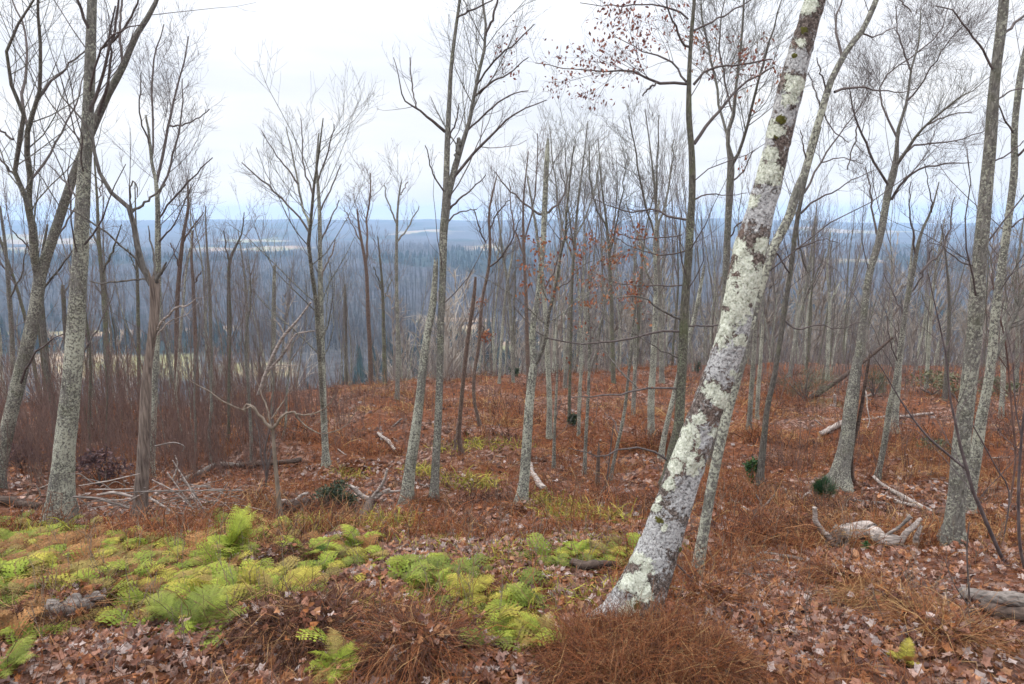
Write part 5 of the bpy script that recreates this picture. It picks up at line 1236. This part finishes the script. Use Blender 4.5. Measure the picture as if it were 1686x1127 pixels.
stems('sapling', 'purplish slim sapling curving up across the thick rough-barked trunk', [[(1682,978,8),(1660,940,8),(1640,898,8),(1622,855,8),(1603,812,7.5),(1592,773,7),(1580,730,6),(1572,690,5),(1564,653,4),(1557,582,3.5),(1548,540,3),(1539,500,2.5),(1528,450,1.5)],[(1593,775,5),(1565,752,5),(1530,722,4.5),(1505,692,4),(1480,655,3),(1455,612,2.5),(1432,578,1.5)],[(1557,582,2.5),(1566,560,2),(1578,545,1.5)]], 'purple', 3.9)
stems('sapling', 'mauve whip-like sapling against the picture edge', [[(1692,960,6),(1680,905,6),(1677,850,6),(1677,800,5.5),(1680,748,5),(1684,700,4.5),(1692,640,4),(1700,560,3)],[(1682,720,3),(1672,670,2.5),(1668,600,2),(1655,540,1.5)]], 'purple', 3.7, dens=.4)
stems('sapling', 'thin arching briar hanging between the two big rough trunks and the edge', [[(1662,815,3),(1640,770,3),(1610,715,3),(1580,665,2.5),(1560,640,2)]], 'purple', 4.6, dens=.2)
stems('sapling', 'thin dark twiggy shoot rising beside the grey corner log', [[(1622,1120,4),(1610,1060,4),(1598,1000,4),(1594,950,3.5),(1592,900,3),(1596,860,2)],[(1596,1000,3),(1570,960,2),(1555,920,1.5)]], 'twig', 3.0, dens=.25)
stems('sapling', 'red-stemmed bush shoots at the far edge of the picture', [[(1672,760,4),(1668,700,4),(1662,630,3.5),(1655,560,3),(1640,500,2.5),(1632,450,2)],[(1668,700,3),(1680,640,2.5),(1688,560,2),(1690,480,1.5)],[(1660,610,2.5),(1640,580,2),(1625,540,1.5)]], 'twig_red', 6.5, dens=1.2)
stems('sapling', 'bare dark sapling in front of the oak, behind the leaning trunk foot', [[(1005,862,2),(1000,800,2.5),(1003,760,2.5),(1010,700,2)]], 'twig', 7.0, dens=.6)
stems('sapling', 'dark forked sapling clump left of the tan sapling', [[(437,805,5),(440,770,5),(436,740,4),(446,700,3),(452,660,2)],[(438,785,4),(430,750,3.5),(426,715,2.5),(420,690,2)],[(440,775,4),(447,745,3),(455,715,2)]], 'twig', 7.5, dens=1.0)

# ------------------------------------------------------------------ brush thicket and bare shrubs
rgb = np.random.default_rng(202)
def thicket(name, n, rects, h, mat, seed, forks=2, width=1.0):
    rgt = np.random.default_rng(seed); g = Geo(); XS, YS = [], []
    for (x0, x1, y0, y1, wgt) in rects:
        m = int(n * wgt); Y = rgt.uniform(y0, y1, m); px = rgt.uniform(x0, x1, m)
        px = px + 26 * fbm(px / 40, Y * .8, 2, 3)
        XS.append((px - CX) / FPX * (Y * 1.03)); YS.append(Y)
    x = np.concatenate(XS); y = np.concatenate(YS); m = len(x); z = ground(x, y)
    d = norm(np.stack([rgt.normal(size=m) * .16, rgt.normal(size=m) * .16, np.ones(m)], 1)); L = rgt.uniform(*h, m) * (.75 + .6 * smooth(-.3, .4, fbm(x * .9, y * .9, 2, 19)))
    P = np.empty((m, 5, 3)); P[:, 0] = np.stack([x, y, z - .05], 1)
    for s in range(1, 5):
        P[:, s] = P[:, s - 1] + d * (L / 4)[:, None]; d = norm(d + rgt.normal(size=(m, 3)) * .10 + np.array((0, 0, .08)))
    r0 = (.0022 + .00030 * y) * width
    Rr = r0[:, None] * np.linspace(1, .4, 5)[None]
    tube_into(g, P, Rr, 3)
    if forks:
        c = grow(P, Rr, rgt, 1, t0=.2, ratio=.5, lmin=.15, lmax=1, ang=(12, 40), k=4, up=.35, wig=.12, rmin=.0012, fixed=forks); tube_into(g, c[0], np.maximum(c[1], (r0 * .45)[0]), 3)
        c2 = grow(*c, rgt, 1, t0=.2, ratio=.5, lmin=.08, lmax=.4, ang=(15, 45), k=3, up=.3, wig=.12, rmin=.0015, fixed=2); tube_into(g, c2[0], c2[1], 3)
    return tag(g.build(name, M[mat]), kind='stuff')
thicket('red_brush', 900, [(130, 430, 9.5, 15.5, .75), (-60, 130, 8.5, 15, .3), (430, 560, 12, 18, .10)], (.5, 1.6), 'twig_red', 1, 3)
thicket('grey_brush', 500, [(20, 330, 7.2, 10.5, .6), (330, 430, 8, 11, .2), (-80, 60, 7, 10, .25)], (.4, 1.1), 'twig_red', 2, 3, .7)
thicket('hillside_scrub', 1000, [(560, 1250, 24, 40, .7), (1250, 1750, 18, 38, .7)], (.5, 1.7), 'twig_far', 3, 2)
thicket('heath_scrub', 900, [(430, 760, 10, 20, .5), (1280, 1700, 8, 20, .6), (760, 1250, 12, 22, .25)], (.25, .7), 'twig_red', 4, 2, .7)
thicket('dry_stalks', 500, [(0, 1686, 2.6, 7.5, 1.0)], (.10, .38), 'deadsap', 5, 1, .55)

# ------------------------------------------------------------------ small evergreen plants
def leafy(name, label, cat, px, py, wpx, hpx, n, size, cols, mat='needle', stemmat='twig', needle=False, seed=1):
    rgv = np.random.default_rng(seed + int(px)); p = hit(px, py); f = project(p[None])[2][0]; rw, hh = wpx / FPX * f, hpx / FPX * f
    root = empty(name, p, label, cat)
    m = max(5, n // 60); d = norm(np.stack([rgv.normal(size=m) * .55 * rw, rgv.normal(size=m) * .55 * rw, np.full(m, hh * .7)], 1))
    P = p[None, None] + d[:, None] * np.linspace(-.05, 1, 5)[None, :, None] * hh * rgv.uniform(.6, 1, (m, 1, 1))
    g = Geo(); tube_into(g, P, np.tile(np.linspace(.006, .002, 5), (m, 1)) * (f / 6), 4); g.build('stem', M[stemmat], root, p)
    nb = 9; bc = norm(rgv.normal(size=(nb, 3))) * rgv.uniform(.35, .8, (nb, 1)); bi = rgv.integers(0, nb, n)
    u = (bc[bi] + norm(rgv.normal(size=(n, 3))) * (rgv.random((n, 1)) ** .5) * rgv.uniform(.25, .6, (nb, 1))[bi]) * np.array((rw, rw * .8, hh * .5)); ctr = p + u + np.array((0, 0, hh * .55)); ctr[:, 2] = np.maximum(ctr[:, 2], p[2] + .01)
    ctr = ctr + .1 * rw * np.stack([fbm(u[:, 0] * 9 / rw * .3, u[:, 2] * 9 / hh * .3, 2, s) for s in (1, 2, 3)], 1)
    g = Geo()
    if needle:
        dr = norm(u / np.array((rw, rw, hh)) + np.array((0, 0, .6)) + rgv.normal(size=(n, 3)) * .4); V, t = spikes(ctr, dr * size, np.full(n, size * .03)); c = np.array(cols)[rgv.integers(0, len(cols), n)]; g.add(V, t=t, c=np.repeat(c, 4, 0))
    else: loose_leaves(g, ctr, rgv, size, cols, hang=-.2)
    g.build('foliage', M[mat], root, p, smooth_sh=False)
EV = [(0.035,0.055,0.028),(0.05,0.075,0.04),(0.08,0.10,0.06),(0.024,0.038,0.02)]
leafy('evergreen_shrub', 'dense dark green evergreen shrub standing alone before the twin stems', 'shrub', 552, 842, 36, 48, 1500, .035, EV)
leafy('pine_seedling', 'fluffy little pine seedling beside the sturdy flared tree', 'seedling', 1357, 822, 17, 32, 900, .09, [(0.03,0.075,0.03),(0.05,0.11,0.045),(0.02,0.05,0.02)], needle=True)
leafy('evergreen_shrub', 'narrow bright green shrub at the foot of the dark thin tree', 'shrub', 1237, 795, 11, 42, 420, .045, [(0.03,0.08,0.02),(0.05,0.11,0.03)])
leafy('evergreen_shrub', 'tiny round green shrub beside the leaning trunk, far on the slope', 'shrub', 1150, 614, 8, 18, 220, .08, EV)
leafy('evergreen_shrub', 'small mossy green bush low behind the very thin pole', 'shrub', 944, 702, 9, 20, 220, .07, EV)
leafy('evergreen_shrub', 'grey-green feathery bush on the far slope left of the sturdy tree', 'shrub', 1325, 660, 46, 60, 900, .16, [(0.10,0.105,0.06),(0.13,0.125,0.08)], needle=True)
leafy('evergreen_shrub', 'blue-green young hemlock behind the sturdy flared tree', 'shrub', 1438, 655, 18, 48, 500, .16, [(0.07,0.10,0.06),(0.10,0.13,0.08)], needle=True)
leafy('laurel_shrub', 'low olive laurel thicket behind the level pale branch', 'shrub', 1535, 650, 64, 34, 520, .10, [(0.11,0.11,0.055),(0.15,0.14,0.075)])
leafy('laurel_shrub', 'spreading low green laurel in rust fern by the purplish sapling', 'shrub', 1535, 745, 42, 22, 600, .05, [(0.05,0.065,0.025),(0.08,0.085,0.04)])
leafy('laurel_shrub', 'purplish brown leafy bush between the lichen trunk and brown snag', 'shrub', 165, 800, 48, 62, 520, .05, [(0.10,0.055,0.055),(0.14,0.08,0.075),(0.06,0.035,0.038)], mat='leaf')
leafy('laurel_shrub', 'purplish dead-leaved bush at the edge behind the low-forked tree', 'shrub', 40, 775, 42, 52, 400, .055, [(0.10,0.055,0.055),(0.13,0.075,0.07)], mat='leaf')
leafy('sprig', 'green sprig sprouting under the bleached fallen log', 'plant', 1428, 910, 7, 16, 60, .03, [(0.04,0.10,0.03)])
leafy('evergreen_shrub', 'dark green low bush at the crest past the crooked thin tree', 'shrub', 848, 618, 9, 14, 200, .10, EV)
leafy('laurel_shrub', 'green undergrowth bush at the back beneath the two rough trunks', 'shrub', 1650, 655, 44, 34, 420, .10, [(0.09,0.10,0.05),(0.12,0.12,0.065)])

# small pale stone at the foot of the big trunk
def stone(px, py, w, label):
    p = hit(px, py); f = project(p[None])[2][0]; r = w / 2 / FPX * f
    th = np.linspace(0, np.pi, 10)[:, None]; ph = np.linspace(0, 2 * np.pi, 16, endpoint=False)[None]
    X = np.stack([np.sin(th) * np.cos(ph), np.sin(th) * np.sin(ph), np.cos(th) + 0 * ph], -1)
    X = X * (1 + .35 * fbm(X[..., 0] * 1.6 + 3, X[..., 1] * 1.6 + X[..., 2] * 1.9, 3, 4))[..., None] * np.array((1.2, 1, .75)) * r
    i = np.arange(9)[:, None] * 16; j = np.arange(16)[None]; j2 = (j + 1) % 16
    g = Geo(); g.add(X.reshape(-1, 3), np.stack([i + j, i + j2, i + 16 + j2, i + 16 + j], -1).reshape(-1, 4))
    o = g.build('stone', M['stone']); o.location = p + np.array((0, 0, r * .6 + .05)); tag(o, label, 'stone')
M['stone'] = plain('pinkish_stone', (0.24, 0.17, 0.15), (0.46, 0.36, 0.33), 60, 1.0)
stone(1003, 1108, 26, 'small pinkish stone in the rust mound under the leaning trunk')

# ------------------------------------------------------------------ the air
def haze():
    m = bpy.data.materials.new('haze'); m.use_nodes = True; nt = m.node_tree; nt.nodes.clear()
    out = nt.nodes.new('ShaderNodeOutputMaterial'); v = nt.nodes.new('ShaderNodeVolumePrincipled')
    v.inputs['Color'].default_value = (0.50, 0.71, 1.0, 1); v.inputs['Density'].default_value = 2.5e-4; v.inputs['Anisotropy'].default_value = 0.0
    nt.links.new(v.outputs[0], out.inputs['Volume'])
    x, y0, y1, z0, z1 = 6600, -120, 4800, -240, 40
    V = [(a, b, c) for c in (z0, z1) for b in (y0, y1) for a in (-x, x)]
    g = Geo(); g.add(V, [(0, 2, 3, 1), (4, 5, 7, 6), (0, 1, 5, 4), (2, 6, 7, 3), (0, 4, 6, 2), (1, 3, 7, 5)])
    tag(g.build('haze', m, smooth_sh=False), kind='stuff')
haze()
